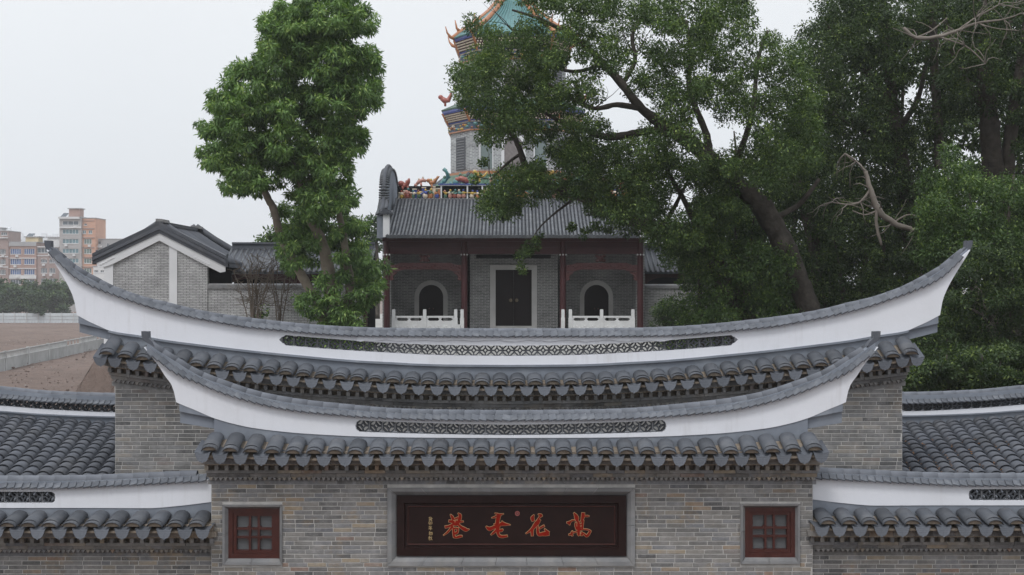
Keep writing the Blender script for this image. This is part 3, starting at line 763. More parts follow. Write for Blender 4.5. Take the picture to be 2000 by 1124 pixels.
for (cx, cy), st in zip([(290,270),(285,430),(285,610),(295,800),(285,980)], SM):
    mg = MB()
    for i, s in enumerate(st):
        pts = [(X(825+cx/18.73+(a-5)*.80, D1), Z(1000+cy/18.73+(b_-5)*.80, D1), c*.72/140.0) for a, b_, c in s]
        brush(mg, pts, 0, ypl-.006-.0002*i, ypl+.001)
    mg.build('date_character', MT['gold'], NB)
mb = MB(); cx, cz = X(1010.5, D1), Z(1004, D1)
for kk in range(3):
    r0, r1 = ((.022, .034), (.008, .016), (0.0, .005))[kk]; n = 20
    for i in range(n):
        a0, a1 = 2*math.pi*i/n, 2*math.pi*(i+1)/n
        if kk == 1 and i % 5 == 0: continue
        mb.prism([(cx+r0*math.cos(a0), cz+r0*math.sin(a0)), (cx+r1*math.cos(a0), cz+r1*math.sin(a0)), (cx+r1*math.cos(a1), cz+r1*math.sin(a1)), (cx+r0*math.cos(a1), cz+r0*math.sin(a1))][::-1] if r0 else
                 [(cx, cz), (cx+r1*math.cos(a0), cz+r1*math.sin(a0)), (cx+r1*math.cos(a1), cz+r1*math.sin(a1))], ypl-.005, ypl+.001)
mb.build('seal', MT['seal'], NB)

# ================================================================ rear, taller gate wall
D2 = 21.7
RW = thing('rear_gate', 'taller rear gate wall of grey brick whose white boat-shaped ridge sweeps up to tall horns', 'gate', (0, Y(D2), 0))
cap2 = SYMZ([(86,468),(105,484.5),(120.6,497),(139,513),(159.5,526.6),(181,538.5),(198,547.8),(220,558.8),(249,569.7),(280,580),(333,592),(358,599),(411,610),(466.6,618),(524,625),(580,631),(636,635.6),(693,638.5),(751,640.3),(880,641.3),(993,641.5)], 993)
wt2 = SYMZ([(91,488),(100,495),(122,515.6),(146,537.6),(171,552.8),(196.7,563.8),(222,573.5),(249,583),(280,593.5),(304.6,601),(358,614),(427,627.5),(479,636.5),(550,643.5),(601.6,648.5),(657.5,652.5),(695,654.2),(750,655),(993,655.8)], 993)
wb2 = SYMZ([(91,590),(150,616),(174.7,629),(198,639.5),(212,645.5),(280,656.5),(320,663.7),(395,673.5),(457,681),(520,688),(582,694),(645,700),(707,704.8),(770,708),(812,710.4),(875,712.2),(993,713)], 993)
ed2 = [(993-x, y) for x, y in [(91,489),(105,512),(117,531),(127,547.8),(137.5,568),(145,588),(148.5,607),(150,616)]]
ht2 = SYMZ([(500,650),(555,654.6),(645,662),(739,669),(875,674.4),(993,675.6)], 993)
hb2 = SYMZ([(500,670),(555,675),(645,682.6),(739,688.4),(875,694.6),(993,696)], 993)
DW2 = 21.78
xc, k, U, zc, zt, zb, y0, y1, yc = boat_ridge(RW, DW2, 993, cap2, wt2, wb2, ed2, ht2, hb2, 449)
finial(RW, X(95, DW2), Z(494, DW2), yc, 1); finial(RW, X(1891, DW2), Z(494, DW2), yc, -1)
tt2 = SYMZ([(200,655),(230,661),(262,670.5),(300,677),(360,685),(424,692.5),(492,701),(555,707),(651,718.5),(745,726),(850,729.5),(993,731)], 993)
ridge_base(RW, DW2, 993, U, k, xc, zb, y0, y1, 843, [(840,632),(781,645.8)], [(840,649.5),(775,666)], None, 0, 0, tt2, ledge=.03)
mb = MB()      # strip of fresh, uneven mortar below the cap over the middle of the ridge
xs = [X(px, DW2) for px in range(697, 1314, 8)]; rr = random.Random(2)
lo = [Z(665.5+1.5*math.sin(i*.7)+rr.uniform(-1.2, 1.2), DW2) for i, x in enumerate(xs)]
mb.strip(xs, [zt(x)-.001 for x in xs], lo, y0-.022, y0-.0005); mb.build('mortar_strip', MT['white'], RW)
xa2, xb2 = X(225, D2), X(1762, D2); U2 = lambda x: abs(x-X(993, D2))/D2*F
lip2 = pchip([(0,743.5),(150,742),(240,737.5),(340,731),(440,722.5),(500,717),(570,710.5),(660,701),(720,693),(770,685)])
eave(RW, xa2-.16, xb2+.16, Y(D2), 46, lambda x: Z(lip2(U2(x)), D2-.4), lambda x: Z(tt2(U2(x)), D2)+.004, Y(D2)-.40, Y(D2)+.07)
den2 = pchip([(0,777.5),(150,775.5),(305,768),(424,759.5),(523,750),(543,747.5),(620,740),(701,730),(751,724),(790,719)])
cornice(RW, xa2, xb2, Y(D2), lambda x: Z(den2(U2(x)), D2), ME_DENT_R, MT['brick_rear'], 9)
topf = lambda x: Z(den2(U2(x))+29, D2)
lay_bricks(RW, xa2, xb2, Z(745, D2), 4.6, Y(D2)-.002, [(X(480, D2), X(1520, D2), 0, 9)], ME_BRICK_R, MT['brick_rear'], 300, ztop_f=topf, seed=8)
mb = MB(); N = 40; xs = [xa2+(xb2-xa2)*i/N for i in range(N+1)]
mb.strip(xs, [topf(x)+.12 for x in xs], [0]*len(xs), Y(D2), Y(D2)+.38)
mb.strip(xs, [Z(tt2(U2(x)), D2)-.19 for x in xs], [topf(x) for x in xs], Y(D2)+.085, Y(D2)+.377)
mb.build('wall_core', MT['mortar'], RW)
mb = MB()
for s, xw in ((-1, xa2), (1, xb2)): mb.box(min(xw, xw-s*.4), max(xw, xw-s*.4), Y(D2)+.381, Y(24.3), 0, Z(760, D2)-.2)
mb.build('return_wall', wall_brick('rear_return_brick', (.17,.165,.16), (.22,.215,.205), (.3,.29,.27)), RW)

# ================================================================ low wing walls either side of the gate
for sg in (-1, 1):
    side = 'left' if sg < 0 else 'right'
    WW = thing('wing_screen', 'low grey brick wall with white lattice ridge ' + ('beneath the roof by the dirt field' if sg < 0 else 'beneath the roof by the forest'), 'wall', (sg*7, .1, 0))
    dy = 0.0 if sg < 0 else -5.0
    dw = 20.12; dw2 = 20.22; kx = lambda px: X(px, dw2)*(1 if sg < 0 else -1)
    capw = pchip([(-420,931),(0,930.5),(100,930.2),(175,929),(240,926.5),(300,923.5),(360,921),(412,919)])
    wtw = pchip([(-420,951),(0,951),(100,951),(200,947.5),(300,942.5),(360,939.5),(412,937)])
    wbw = pchip([(-420,992.5),(0,992.5),(150,992.5),(290,993),(350,988.5),(412,981)])
    pxs = [-420, -400]+[i*12 for i in range(-32, 10)]+[101, 107, 114, 118]+[130+i*12 for i in range(23)]+[412.5]
    px_of = lambda x: 1000-abs(x)/dw2*F
    xs = sorted(kx(p) for p in pxs); y0 = Y(dw2); y1 = y0+.24; yc = (y0+y1)/2
    zf = lambda f: (lambda x: Z(f(px_of(x))+dy, dw2)); zc, zt, zb = zf(capw), zf(wtw), zf(wbw)
    def hz(x):
        u = px_of(x); m_ = Z(972+dy, dw2); h_ = 11.2/F*dw2*(1 if u <= 101.5 else (.62 if u <= 107.5 else 0)); return m_+h_, m_-h_
    mb = MB()
    q = [x for x in xs if px_of(x) >= 114-1e-3]; mb.strip(q, [zt(x) for x in q], [zb(x) for x in q], y0, y1, (sg > 0, sg < 0) if False else (True, True))
    q = [x for x in xs if px_of(x) <= 114+1e-3]
    mb.strip(q, [zt(x) for x in q], [hz(x)[0] for x in q], y0, y1, (False, False)); mb.strip(q, [hz(x)[1] for x in q], [zb(x) for x in q], y0, y1, (False, False))
    mb.build('ridge_plaster', MT['white'], WW)
    mb = MB(); mb.strip(xs, [zc(x)-.075 for x in xs], [zt(x)-.001 for x in xs], y0+.035, y1-.035); mb.strip(xs, [zb(x)+.001 for x in xs], [Z(1006+dy, dw2)-.16 for x in xs], y0+.012, y1-.012)
    mb.build('ridge_base', MT['gray'], WW)
    # the caps of this wall overlap towards the far end of the wing
    ridge_caps(WW, min(xs)+.01, max(xs)-.01, zc, yc, y0-.075, lambda x: zt(x)-.004)
    st = .178; x = kx(108)
    for i in range(13):
        xx = kx(104)-(-sg)*-1*0+sg*(i+.5)*st
        a, b_ = hz(kx(40)); put('lattice_block', ME_LAT, WW, (xx, yc, (a+b_)/2), (0, 0, 0), (1, 1, (a-b_)/.150))
    lo_, hi_ = (kx(-420), X(413, D1)-.012) if sg < 0 else (X(1587, D1)+.012, kx(-420))
    yf = Y(dw)
    n = int((hi_-lo_)/.28)
    eave(WW, lo_, hi_, yf, n, lambda x: Z(1020+dy, dw-.4), lambda x: Z(1001+dy, dw)+.004, yf-.42, yf+.085)
    cornice(WW, lo_, hi_, yf, lambda x: Z(1052+dy*.4, dw), ME_DENT, MT['brick'], 20+sg)
    lay_bricks(WW, lo_, hi_, Z(1079+dy*.4, dw), 3.45, yf-.002, [], ME_BRICK, MT['brick'], 170, seed=30+sg)
    mb = MB(); mb.box(lo_, hi_, yf, yf+.4, 3.45, Z(1077, dw)); mb.box(lo_, hi_, yf+.02, yf+.4, Z(1077, dw)+.001, Z(1024+dy, dw))
    mb.build('wall_core', MT['mortar'], WW)
    mb = MB(); mb.box(lo_, hi_, yf-.008, yf+.4, 0, 3.449); mb.build('lower_wall', bpy.data.materials['lower_gate_brick'], WW)

# ================================================================ tiled side roofs behind the wing walls
ME_RT = barrel_mesh('roof_tile', 0.098, 0.070, 0.26, MT['tile_dark'], n=8, t=0.013, taper=0.93)
LEAFLIT = M('fallen_leaves', (.22,.10,.035), 0.9, 0.6, 20)
for sg in (-1, 1):
    SR = thing('tiled_shed', 'dark grey tiled lean-to roof with white lattice ridge ' + ('beside the dirt field' if sg < 0 else 'strewn with fallen leaves beside the forest'), 'roof', (sg*9, Y(22.5), 0))
    dt = 24.4; xin, xout = sg*6.02, sg*13.2
    A, B = (20.75, Z(960, 20.75)), (dt, Z(821, dt))            # lower and upper edge of the roof plane (distance, height)
    slope = (Z(819, dt)-Z(925, 22.2))/(dt-22.2); A = (20.8, B[1]-(dt-20.8)*slope)
    zr = lambda dd: B[1]+(dd-dt)*slope
    curve = pchip([(600,0),(780,9),(850,6),(1000,-3.5),(1200,-8)])
    lift = lambda x: -curve(abs(x)/dt*F)/F*dt                   # the ridge sags towards the gate
    pitch = math.atan(slope)
    # pan surface
    mb = MB(); N = 30
    xs = [xin+(xout-xin)*i/N for i in range(N+1)]; xs.sort()
    vs = []
    for x in xs: vs += [(x, Y(A[0]), A[1]-.02), (x, Y(dt), B[1]+lift(x)-.02), (x, Y(A[0]), A[1]-.2), (x, Y(dt), B[1]-.3)]
    fs = []
    for i in range(N): a = 4*i; c = a+4; fs += [(a, c, c+1, a+1), (a+3, c+3, c+2, a+2), (a+2, c+2, c, a)]
    mb.add(vs, fs+[(0, 1, 3, 2), (4*N, 4*N+2, 4*N+3, 4*N+1)]); mb.build('roof_deck', MT['tile_dark'], SR)
    pit = .232; ncol = int(abs(xout-xin)/pit)
    # courses: visible ones get closer together towards the ridge
    rows = []; yy = 826.0; gap = 6.2
    while yy < 962:
        rows.append(yy); yy += gap; gap = min(gap*1.055, 11.5)
    def d_of(py):                # distance where the sight line through row py meets the roof plane
        t = (py-HZ)/F; return (CZ-B[1]+slope*dt)/(slope+t)
    dist = [d_of(py) for py in rows]; dist = [dd for dd in dist if dd > A[0]]
    rest = MB()
    for c in range(ncol):
        x = xin+sg*(c+.35)*pit
        vis = abs(x)/dt*F < 1060
        for r, dd in enumerate(dist):
            up = dist[r-1] if r else dt+.05
            L = (up-dd)/math.cos(pitch)+.05; z = zr(dd)+lift(x)*(dd-A[0])/(dt-A[0])
            if vis and 21.7 < dd:
                put('roof_tile', ME_RT, SR, (x+R.uniform(-.004, .004), Y(dd), z+.006), (pitch-.12, R.uniform(-.02, .02), R.uniform(-.02, .02)), (1, L/.26, 1))
            elif dd < 21.71 or c < ncol:
                vs = [(v.co.x+x, Y(dd)+v.co.y*L/.26*math.cos(pitch), z+.006+v.co.z+v.co.y*L/.26*math.sin(pitch-.03)) for v in ME_RT.vertices]
                rest.add(vs, [tuple(p.vertices) for p in ME_RT.polygons], 0, R.random())
    if rest.v: tag(rest.build('roof_tiles', MT['tile_dark'], SR, smooth=True), kind='stuff')
    if sg > 0:                   # leaf litter caught in the pans
        mb = MB()
        for i in range(520):
            c = R.randrange(0, min(ncol, 22)); x = xin+(c+.85)*pit+R.uniform(-.03, .03); dd = R.uniform(21.9, 23.6); z = zr(dd)+.002+R.uniform(0, .012)
            an = R.uniform(0, 6.28); s = R.uniform(.012, .024)
            mb.add([(x+s*math.cos(an+q), Y(dd)+s*math.sin(an+q)*.8, z+R.uniform(0, .012)) for q in (0, 1.4, 3.14, 4.6)], [(0, 1, 2, 3)])
        tag(mb.build('leaf_litter', LEAFLIT, SR), kind='stuff')
    # ridge with lattice
    pxm = lambda x: 1000-abs(x)/dt*F
    capr = pchip([(-520,735),(-200,744),(0,755),(90,763.5),(224,768),(330,768)]); wtr = pchip([(-520,757),(-200,765),(0,776),(90,783),(224,788.5),(330,789)])
    wbr = pchip([(-520,783),(-200,791),(0,802.6),(90,809),(224,813.5),(330,814)]); htr = pchip([(-520,760),(-200,768),(0,778.5),(90,786),(224,791),(330,791.5)]); hbr = pchip([(-520,774),(-200,782),(0,793),(90,800),(224,806),(330,806.5)])
    zf = lambda f: (lambda x: Z(f(pxm(x))+(0 if sg < 0 else -2), dt)); zc, zt, zb, h1, h2 = map(zf, (capr, wtr, wbr, htr, hbr))
    y0 = Y(dt); y1 = y0+.24; yc = y0+.12; xs = sorted(xin+(xout-xin)*i/50 for i in range(51))
    mb = MB(); mb.strip(xs, [zt(x) for x in xs], [h1(x) for x in xs], y0, y1); mb.strip(xs, [h2(x) for x in xs], [zb(x) for x in xs], y0, y1)
    mb.build('ridge_plaster', MT['white'], SR)
    mb = MB(); mb.strip(xs, [zc(x)-.06 for x in xs], [zt(x)-.001 for x in xs], y0+.035, y1-.035); mb.strip(xs, [zb(x)+.001 for x in xs], [B[1]-.3 for x in xs], y0+.012, y1-.012)
    mb.build('ridge_base', MT['gray'], SR)
    mb = MB(); mb.strip(xs, [zb(x)-.0005 for x in xs], [zb(x)-.022 for x in xs], y0-.03, y0+.011); mb.build('ridge_ledge', MT['gray'], SR)
    ridge_caps(SR, min(xs)+.01, max(xs)-.01, zc, yc, y0-.075, lambda x: zt(x)-.004, edge_step=.098)
    st = .166; n = int(abs(xout-xin)/st)
    for i in range(n):
        x = xin+sg*(i+.5)*st
        if abs(x)/dt*F > 1060: continue
        sl = math.atan2(h1(x+.05)-h1(x-.05), .1)
        put('lattice_block', ME_LAT, SR, (x, yc, (h1(x)+h2(x))/2), (0, -sl, 0), (st/.178, 1, (h1(x)-h2(x))/.150))
    mb = MB(); mb.box(min(xin, xout), max(xin, xout), Y(20.9), Y(24.6), 0, A[1]-.25); mb.box(min(xin, xout), max(xin, xout), Y(dt)+.02, Y(dt)+.22, A[1]-.249, B[1]-.31)
    mb.build('side_wall', bpy.data.materials['lower_gate_brick'], SR)
# ================================================================ ground, terrace, field
def struct(name, mb, mat):
    o = mb.build(name, mat); o['kind'] = 'structure'; return o
m, nt, b = new_mat('field_earth')
c = mixc(nt, mrange(nt, noise(nt, 0.05, 6, rough=0.65), .35, .65, 0, 1), (.19,.142,.120), (.25,.19,.163))
c = mixc(nt, mrange(nt, noise(nt, 0.35, 7, rough=0.75), .45, .7, 0, .75), c, (.145,.115,.10))
c = mixc(nt, mrange(nt, noise(nt, 2.5, 5, rough=0.7), .56, .72, 0, .6), c, (.28,.23,.20))
c = mixc(nt, mrange(nt, noise(nt, 1.1, 6, rough=0.8), .56, .68, 0, .7), c, (.10,.078,.066))
nt.links.new(c, b.inputs['Base Color']); b.inputs['Roughness'].default_value = 1.0; b.inputs['Specular IOR Level'].default_value = 0.1
bump(nt, b, noise(nt, 1.2, 7, rough=.75), 1.0, 0.5); MT['earth'] = m
mb = MB(); mb.add([(-4000,-400,0),(4000,-400,0),(4000,6000,0),(-4000,6000,0)], [(0,1,2,3)]); struct('ground', mb, MT['earth'])
# heaped earth on the dug-over field
mb = MB(); nx, ny = 60, 50; vs = []
for j in range(ny+1):
    for i in range(nx+1):
        x = -150+i*2.2; y = 82+j*4.0; e_ = min(i, nx-i, j, ny-j)/6.0
        d_ = y-CY
        h = .02+min(1, e_)*(.22*math.sin(x*.9+y*.13)*math.sin(y*.31+1)+.16*NR.rand()+.12*math.sin(x*.31+2)+.3*max(0, min(1, (y-165)/40))*math.sin(x*.2+1.3)**2)
        vs.append((x, y, max(h, .006)+.004))
mb.add(vs, [(j*(nx+1)+i, j*(nx+1)+i+1, (j+1)*(nx+1)+i+1, (j+1)*(nx+1)+i) for j in range(ny) for i in range(nx)])
o = mb.build('dirt_field', MT['earth'], smooth=True); o['kind'] = 'structure'
MT['paving'] = M('stone_paving', (.34,.33,.31), 0.9, 0.2, 1.5, bmp=.2, bscale=6)
MT['soil'] = M('leaf_mould', (.028,.024,.018), 1.0, 0.4, 3, bmp=.5, bscale=9)
MT['stonewall'] = M('terrace_wall_stone', (.24,.23,.215), .95, .3, .8, bmp=.5, bscale=3)
TZ = 5.6
mb = MB()
mb.box(-12.2, 12.0, Y(44), Y(130), 0, TZ); mb.box(-16.3, -12.201, Y(57), Y(130), 0, TZ)
struct('terrace', mb, MT['paving'])
mb = MB(); ex, ey_ = -16.31, Y(57)-.01        # earth bank falling away to the field
rr = random.Random(21); nu, nv = 16, 14; vs = []
for j in range(nv+1):
    t = j/nv
    for i in range(nu+1):
        u = i/nu; x_ = ex-1.0*t+(-12.0-ex+1.0*t)*u; q = .13*math.sin(math.pi*t)
        vs.append((x_+rr.uniform(-q, q), ey_-9.2*t+rr.uniform(-q, q), TZ-.03-(TZ+.02)*t+rr.uniform(-q, q)*.8))
mb.add(vs, [(j*(nu+1)+i, j*(nu+1)+i+1, (j+1)*(nu+1)+i+1, (j+1)*(nu+1)+i) for j in range(nv) for i in range(nu)][::1])
mb.add([(ex,Y(130),TZ-.03),(ex,ey_,TZ-.03),(ex-1.0,Y(130),-.05),(ex-1.0,ey_-9.2,-.05)], [(1,0,2,3)])
struct('embankment', mb, MT['earth'])
rr = random.Random(33); mb = MB()             # clods and rubble lying on the dug field
for i in range(620):
    d_ = 92+150*rr.random()**1.4; x_ = X(rr.uniform(-60, 240), d_); s_ = rr.uniform(.03, .09)*(1 if rr.random() > .05 else 2.2)
    mb.ellipsoid((x_, Y(d_), .18+rr.uniform(0, .12)+s_*.2), (s_*rr.uniform(.8, 1.6), s_, s_*rr.uniform(.5, .9)), 5, 3, 0 if rr.random() > .12 else 1)
o = mb.build('dirt_clods', [MT['earth'], M('pale_rubble', (.36,.33,.31), .95, .2, 2)]); tag(o, 'loose clods and bits of rubble strewn over the dirt field', 'rubble', kind='stuff')
mb = MB(); mb.box(12.001, 70, Y(31), Y(140), 0, TZ-.02); struct('forest_floor', mb, MT['soil'])

# ================================================================ hall with the columned porch
HB1, HB2, HM = (.14,.142,.144), (.23,.23,.228), (.42,.415,.405)
MT['hall_brick'] = wall_brick('hall_brick', HB1, HB2, HM, w=.28, h=.074, mort=.012)
MT['house_brick'] = wall_brick('house_brick', (.42,.415,.415), (.53,.525,.52), (.21,.208,.208), w=.26, h=.066, mort=.013)
MT['maroon'] = M('maroon_paint', (.062,.020,.022), .5, .2, 2, spec=.35)
MT['carved'] = M('carved_maroon_wood', (.105,.045,.045), .6, .35, 12, bmp=.9, bscale=14)
MT['door'] = M('dark_door', (.014,.009,.010), .55, .2, 2, spec=.2)
MT['stone'] = M('grey_stone', (.50,.49,.48), .85, .1, 2)
MT['marble'] = M('white_stone', (.70,.70,.70), .7, .1, 3, bmp=.25, bscale=12)
MT['black'] = M('dark_interior', (.012,.012,.014), .95, .2, 1)
MT['white2'] = M('white_wash', (.66,.66,.67), .9, .06, 1.5)
CER = {n: M('glazed_'+n, c, .3, .25, 9, rnd=.1, spec=.5) for n, c in dict(orange=(.40,.165,.07), yellow=(.50,.33,.07), green=(.085,.155,.105), red=(.30,.085,.065), blue=(.06,.085,.29), cream=(.62,.53,.42), teal=(.10,.24,.24), pink=(.50,.25,.20)).items()}
D3 = 66.0
HALL = thing('temple_hall', 'grey brick hall with maroon columns and colourful ceramic roof ridge behind the gate', 'hall', (0, Y(D3+3), TZ))
hx = lambda px, d=D3: X(px, d)
PZ = 5.93                                   # porch floor
hc = hx(1003)
mb = MB(); mb.box(hc-6.3, hc+6.3, Y(64.6), Y(76), TZ, PZ); mb.build('platform', MT['stone'], HALL)
for i in range(2):
    mb = MB(); mb.box(hc-2.25, hc+2.25, Y(64.6)-.32*(i+1)+.002, Y(64.6)-.32*i, TZ+.001, PZ-.11*(i+1)); mb.build('step', M('worn_step_stone', (.40,.34,.27), .9, .2, 3) if i == 0 else bpy.data.materials['worn_step_stone'], HALL)
cols = [755.5, 907, 1099.5, 1250.5]
zl = Z(498, D3); ztop_l = Z(472, D3); zfa = Z(464.5, D3)
for px in cols:
    mb = MB(); c = Vector((hx(px), Y(D3), 0)); r = .145
    mb.tube([(c+Vector((0,0,z)), rr_) for z, rr_ in ((PZ+.16, r), (zl-.05, r*.97), (ztop_l, r*.97))], 16); cl = mb.build('column', MT['maroon'], HALL, smooth=False)
    mb = MB(); mb.tube([(c+Vector((0,0,z)), rr_) for z, rr_ in ((PZ+.001, .22), (PZ+.06, .24), (PZ+.12, .19), (PZ+.159, .2))], 16); mb.build('column_base', MT['stone'], cl)
    for dx in (-.13, 0, .13):
        mb = MB(); mb.ellipsoid((hx(px)+dx*1.05, Y(D3)-.16, zl), (.042, .05, .042)); mb.build('beam_stud', MT['marble'], cl)
for a, b_ in zip(cols, cols[1:]):
    x0, x1 = hx(a)+.14, hx(b_)-.14
    mb = MB()
    mb.box(x0, x1, Y(D3)-.07, Y(D3)+.07, zl+.03, zl+.34); mb.box(x0, x1, Y(D3)-.045, Y(D3)+.06, zl+.345, ztop_l)
    mb.build('lintel', MT['maroon'], HALL)
mb = MB(); mb.box(hx(748), hx(1257), Y(D3)-.30, Y(D3)+.1, ztop_l+.001, zfa); mb.build('eave_beam', MT['maroon'], HALL)
for a, b_ in ((cols[0], cols[1]), (cols[2], cols[3])):            # carved beams, brackets and centre carving in the side bays
    x0, x1 = hx(a)+.14, hx(b_)-.14; za, zb_ = Z(531, D3), Z(514, D3); w = x1-x0
    poly = [(x0, za), (x0+w*.12, za+.02), (x0+w*.2, za+.10), (x1-w*.2, za+.10), (x1-w*.12, za+.02), (x1, za), (x1, zb_-.10), (x1-w*.08, zb_-.08), (x1-w*.15, zb_), (x0+w*.15, zb_), (x0+w*.08, zb_-.08), (x0, zb_-.10)]
    mb = MB(); mb.prism(poly, Y(D3)-.08, Y(D3)+.08)
    for i in range(26):
        xx = x0+w*(i+.5)/26; zz = (za+zb_)/2+.03+.05*math.sin(i*1.7)
        mb.ellipsoid((xx, Y(D3)-.08, zz), (.06, .025, .045), 6, 4)
    mb.build('carved_beam', MT['carved'], HALL)
    for s, xx in ((1, x0), (-1, x1)):
        poly = [(xx, za-.01), (xx+s*.36, za-.01), (xx+s*.30, za-.10), (xx+s*.17, za-.16), (xx+s*.13, za-.36), (xx+s*.06, za-.42), (xx, za-.40)]
        mb = MB(); mb.prism(poly if s < 0 else poly[::-1], Y(D3)-.04, Y(D3)+.04)
        for q in range(4): mb.ellipsoid((xx+s*(.08+.06*(q % 2)), Y(D3)-.04, za-.08-.09*q), (.05, .02, .04), 6, 4)
        mb.build('corner_bracket', MT['carved'], HALL)
    c = (x0+x1)/2-.05; mb = MB(); zz = Z(512, D3)
    mb.ellipsoid((c, Y(D3), zz+.16), (.16, .07, .15), 8, 6)
    for s in (-1, 1): mb.ellipsoid((c+s*.17, Y(D3), zz+.27), (.09, .06, .07), 7, 5); mb.ellipsoid((c+s*.15, Y(D3), zz+.06), (.10, .06, .07), 7, 5)
    mb.ellipsoid((c, Y(D3)-.05, zz+.15), (.07, .05, .07), 7, 5); mb.build('carved_crest', MT['carved'], HALL)
# walls behind the porch
DWL = 69.0; yb_ = Y(DWL)
zce = Z(462, 68)
def arch_wall(x0, x1, z0, z1, cx, r, zs, y0, y1, mat, parent, name):
    """wall with a round-headed opening"""
    mb = MB(); n = 14
    mb.box(x0, cx-r, y0, y1, z0, z1); mb.box(cx+r, x1, y0, y1, z0, z1)
    pts = [(cx+r*math.cos(math.pi*(1-i/n)), zs+r*math.sin(math.pi*(1-i/n))) for i in range(n+1)]
    mb.strip([p[0] for p in pts], [z1]*(n+1), [p[1] for p in pts], y0, y1, (False, False))
    return mb.build(name, mat, parent)
def arch_band(cx, r0, r1, z0, zs, y0, y1, mat, parent, name):
    mb = MB(); n = 16; A_ = [(cx-r1, z0)]+[(cx+r1*math.cos(math.pi*(1-i/n)), zs+r1*math.sin(math.pi*(1-i/n))) for i in range(n+1)]+[(cx+r1, z0)]
    B_ = [(cx-r0, z0)]+[(cx+r0*math.cos(math.pi*(1-i/n)), zs+r0*math.sin(math.pi*(1-i/n))) for i in range(n+1)]+[(cx+r0, z0)]
    N = len(A_); vs = [(x,y0,z) for x,z in A_]+[(x,y0,z) for x,z in B_]+[(x,y1,z) for x,z in A_]+[(x,y1,z) for x,z in B_]; fs = []
    for i in range(N-1): fs += [(i, N+i, N+i+1, i+1), (i+1, 2*N+i+1, 2*N+i, i), (N+i, 3*N+i, 3*N+i+1, N+i+1)]
    mb.add(vs, fs); return mb.build(name, mat, parent)
for lo, hi, cpx in ((757, 912, 842), (1092, 1249, 1165)):
    x0, x1 = hx(lo, DWL), hx(hi, DWL); cx = hx(cpx, DWL); r0 = 23.7/F*DWL; r1 = 32.5/F*DWL; zs = Z(580.5, DWL)
    arch_wall(x0, x1, PZ, zce, cx, r0, zs, yb_, yb_+.35, MT['hall_brick'], HALL, 'porch_wall')
    arch_band(cx, r0, r1, PZ, zs, yb_-.05, yb_+.10, MT['stone'], HALL, 'door_surround')
    mb = MB(); n = 14; poly = [(cx-r0+.002, PZ)]+[(cx+(r0-.002)*math.cos(math.pi*(i/n)), zs+(r0-.002)*math.sin(math.pi*(i/n))) for i in range(n+1)][::-1]+[(cx+r0-.002, PZ)]
    mb.prism(poly[::-1], yb_+.14, yb_+.2); dr = mb.build('arched_door', MT['door'], HALL)
    for s in (-1, 1): mb = MB(); mb.ellipsoid((cx+s*.09, yb_+.13, PZ+1.05), (.035, .03, .035)); mb.build('door_knob', MT['carved'], dr)
DC = 67.6; x0, x1 = hx(918, DC), hx(1090, DC); dr0, dr1 = hx(957, DC), hx(1049, DC); di0, di1 = hx(968, DC), hx(1038.5, DC); dz1, diz1 = Z(518, DC), Z(527.5, DC)
mb = MB(); cells_mesh(mb, [x0, x1], [PZ, zce], [(di0, di1, PZ, diz1)], Y(DC), Y(DC)+.4); mb.build('centre_wall', MT['hall_brick'], HALL)
for r_ in ((dr0, di0, PZ, diz1), (di1, dr1, PZ, diz1), (dr0, dr1, diz1+.001, dz1)):
    mb = MB(); mb.box(r_[0], r_[1], Y(DC)-.06, Y(DC)+.12, r_[2], r_[3]); mb.build('door_jamb', MT['stone'], HALL)
mb = MB(); mb.box(di0, di1, Y(DC)-.05, Y(DC)+.1, PZ, Z(637, DC)); mb.build('threshold', MT['stone'], HALL)
for s in (0, 1):
    m_ = (di0+di1)/2; a, b_ = (di0, m_-.004) if s == 0 else (m_+.004, di1)
    mb = MB(); mb.box(a, b_, Y(DC)+.16, Y(DC)+.22, Z(637, DC)+.001, diz1); dd_ = mb.build('door_leaf', MT['door'], HALL)
    mb = MB(); c = m_+(-.14 if s == 0 else .14); n = 14
    mb.tube([(Vector((c, Y(DC)+.159, Z(587, DC))), .085), (Vector((c, Y(DC)+.14, Z(587, DC))), .085), (Vector((c, Y(DC)+.125, Z(587, DC))), .04)], n); mb.build('door_knocker', M('aged_brass', (.16,.13,.09), .5, .3, 10, metal=.5) if s == 0 else bpy.data.materials['aged_brass'], dd_)
mb = MB(); mb.box(hx(930, DC), hx(1076, DC), Y(DC)-.01, Y(DC)+.005, Z(505, DC), Z(498, DC)); mb.build('door_plaque', MT['black'], HALL)
for s, px in ((-1, 745.5), (1, 1260.5)):       # gable walls
    xa_ = hx(px, D3); mb = MB(); q = sorted((xa_+s*.02, xa_-s*.36)); mb.box(q[0], q[1], Y(66.6), Y(75.4), TZ, zce-.02); mb.build('gable_wall', MT['hall_brick'], HALL)
mb = MB(); mb.box(hx(760), hx(1246), Y(75), Y(75.4), TZ, zce); mb.build('back_wall', MT['hall_brick'], HALL)
mb = MB(); mb.box(hx(752), hx(1254), Y(66.15), Y(75.2), zce+.001, zce+.05); mb.build('porch_ceiling', MT['maroon'], HALL)
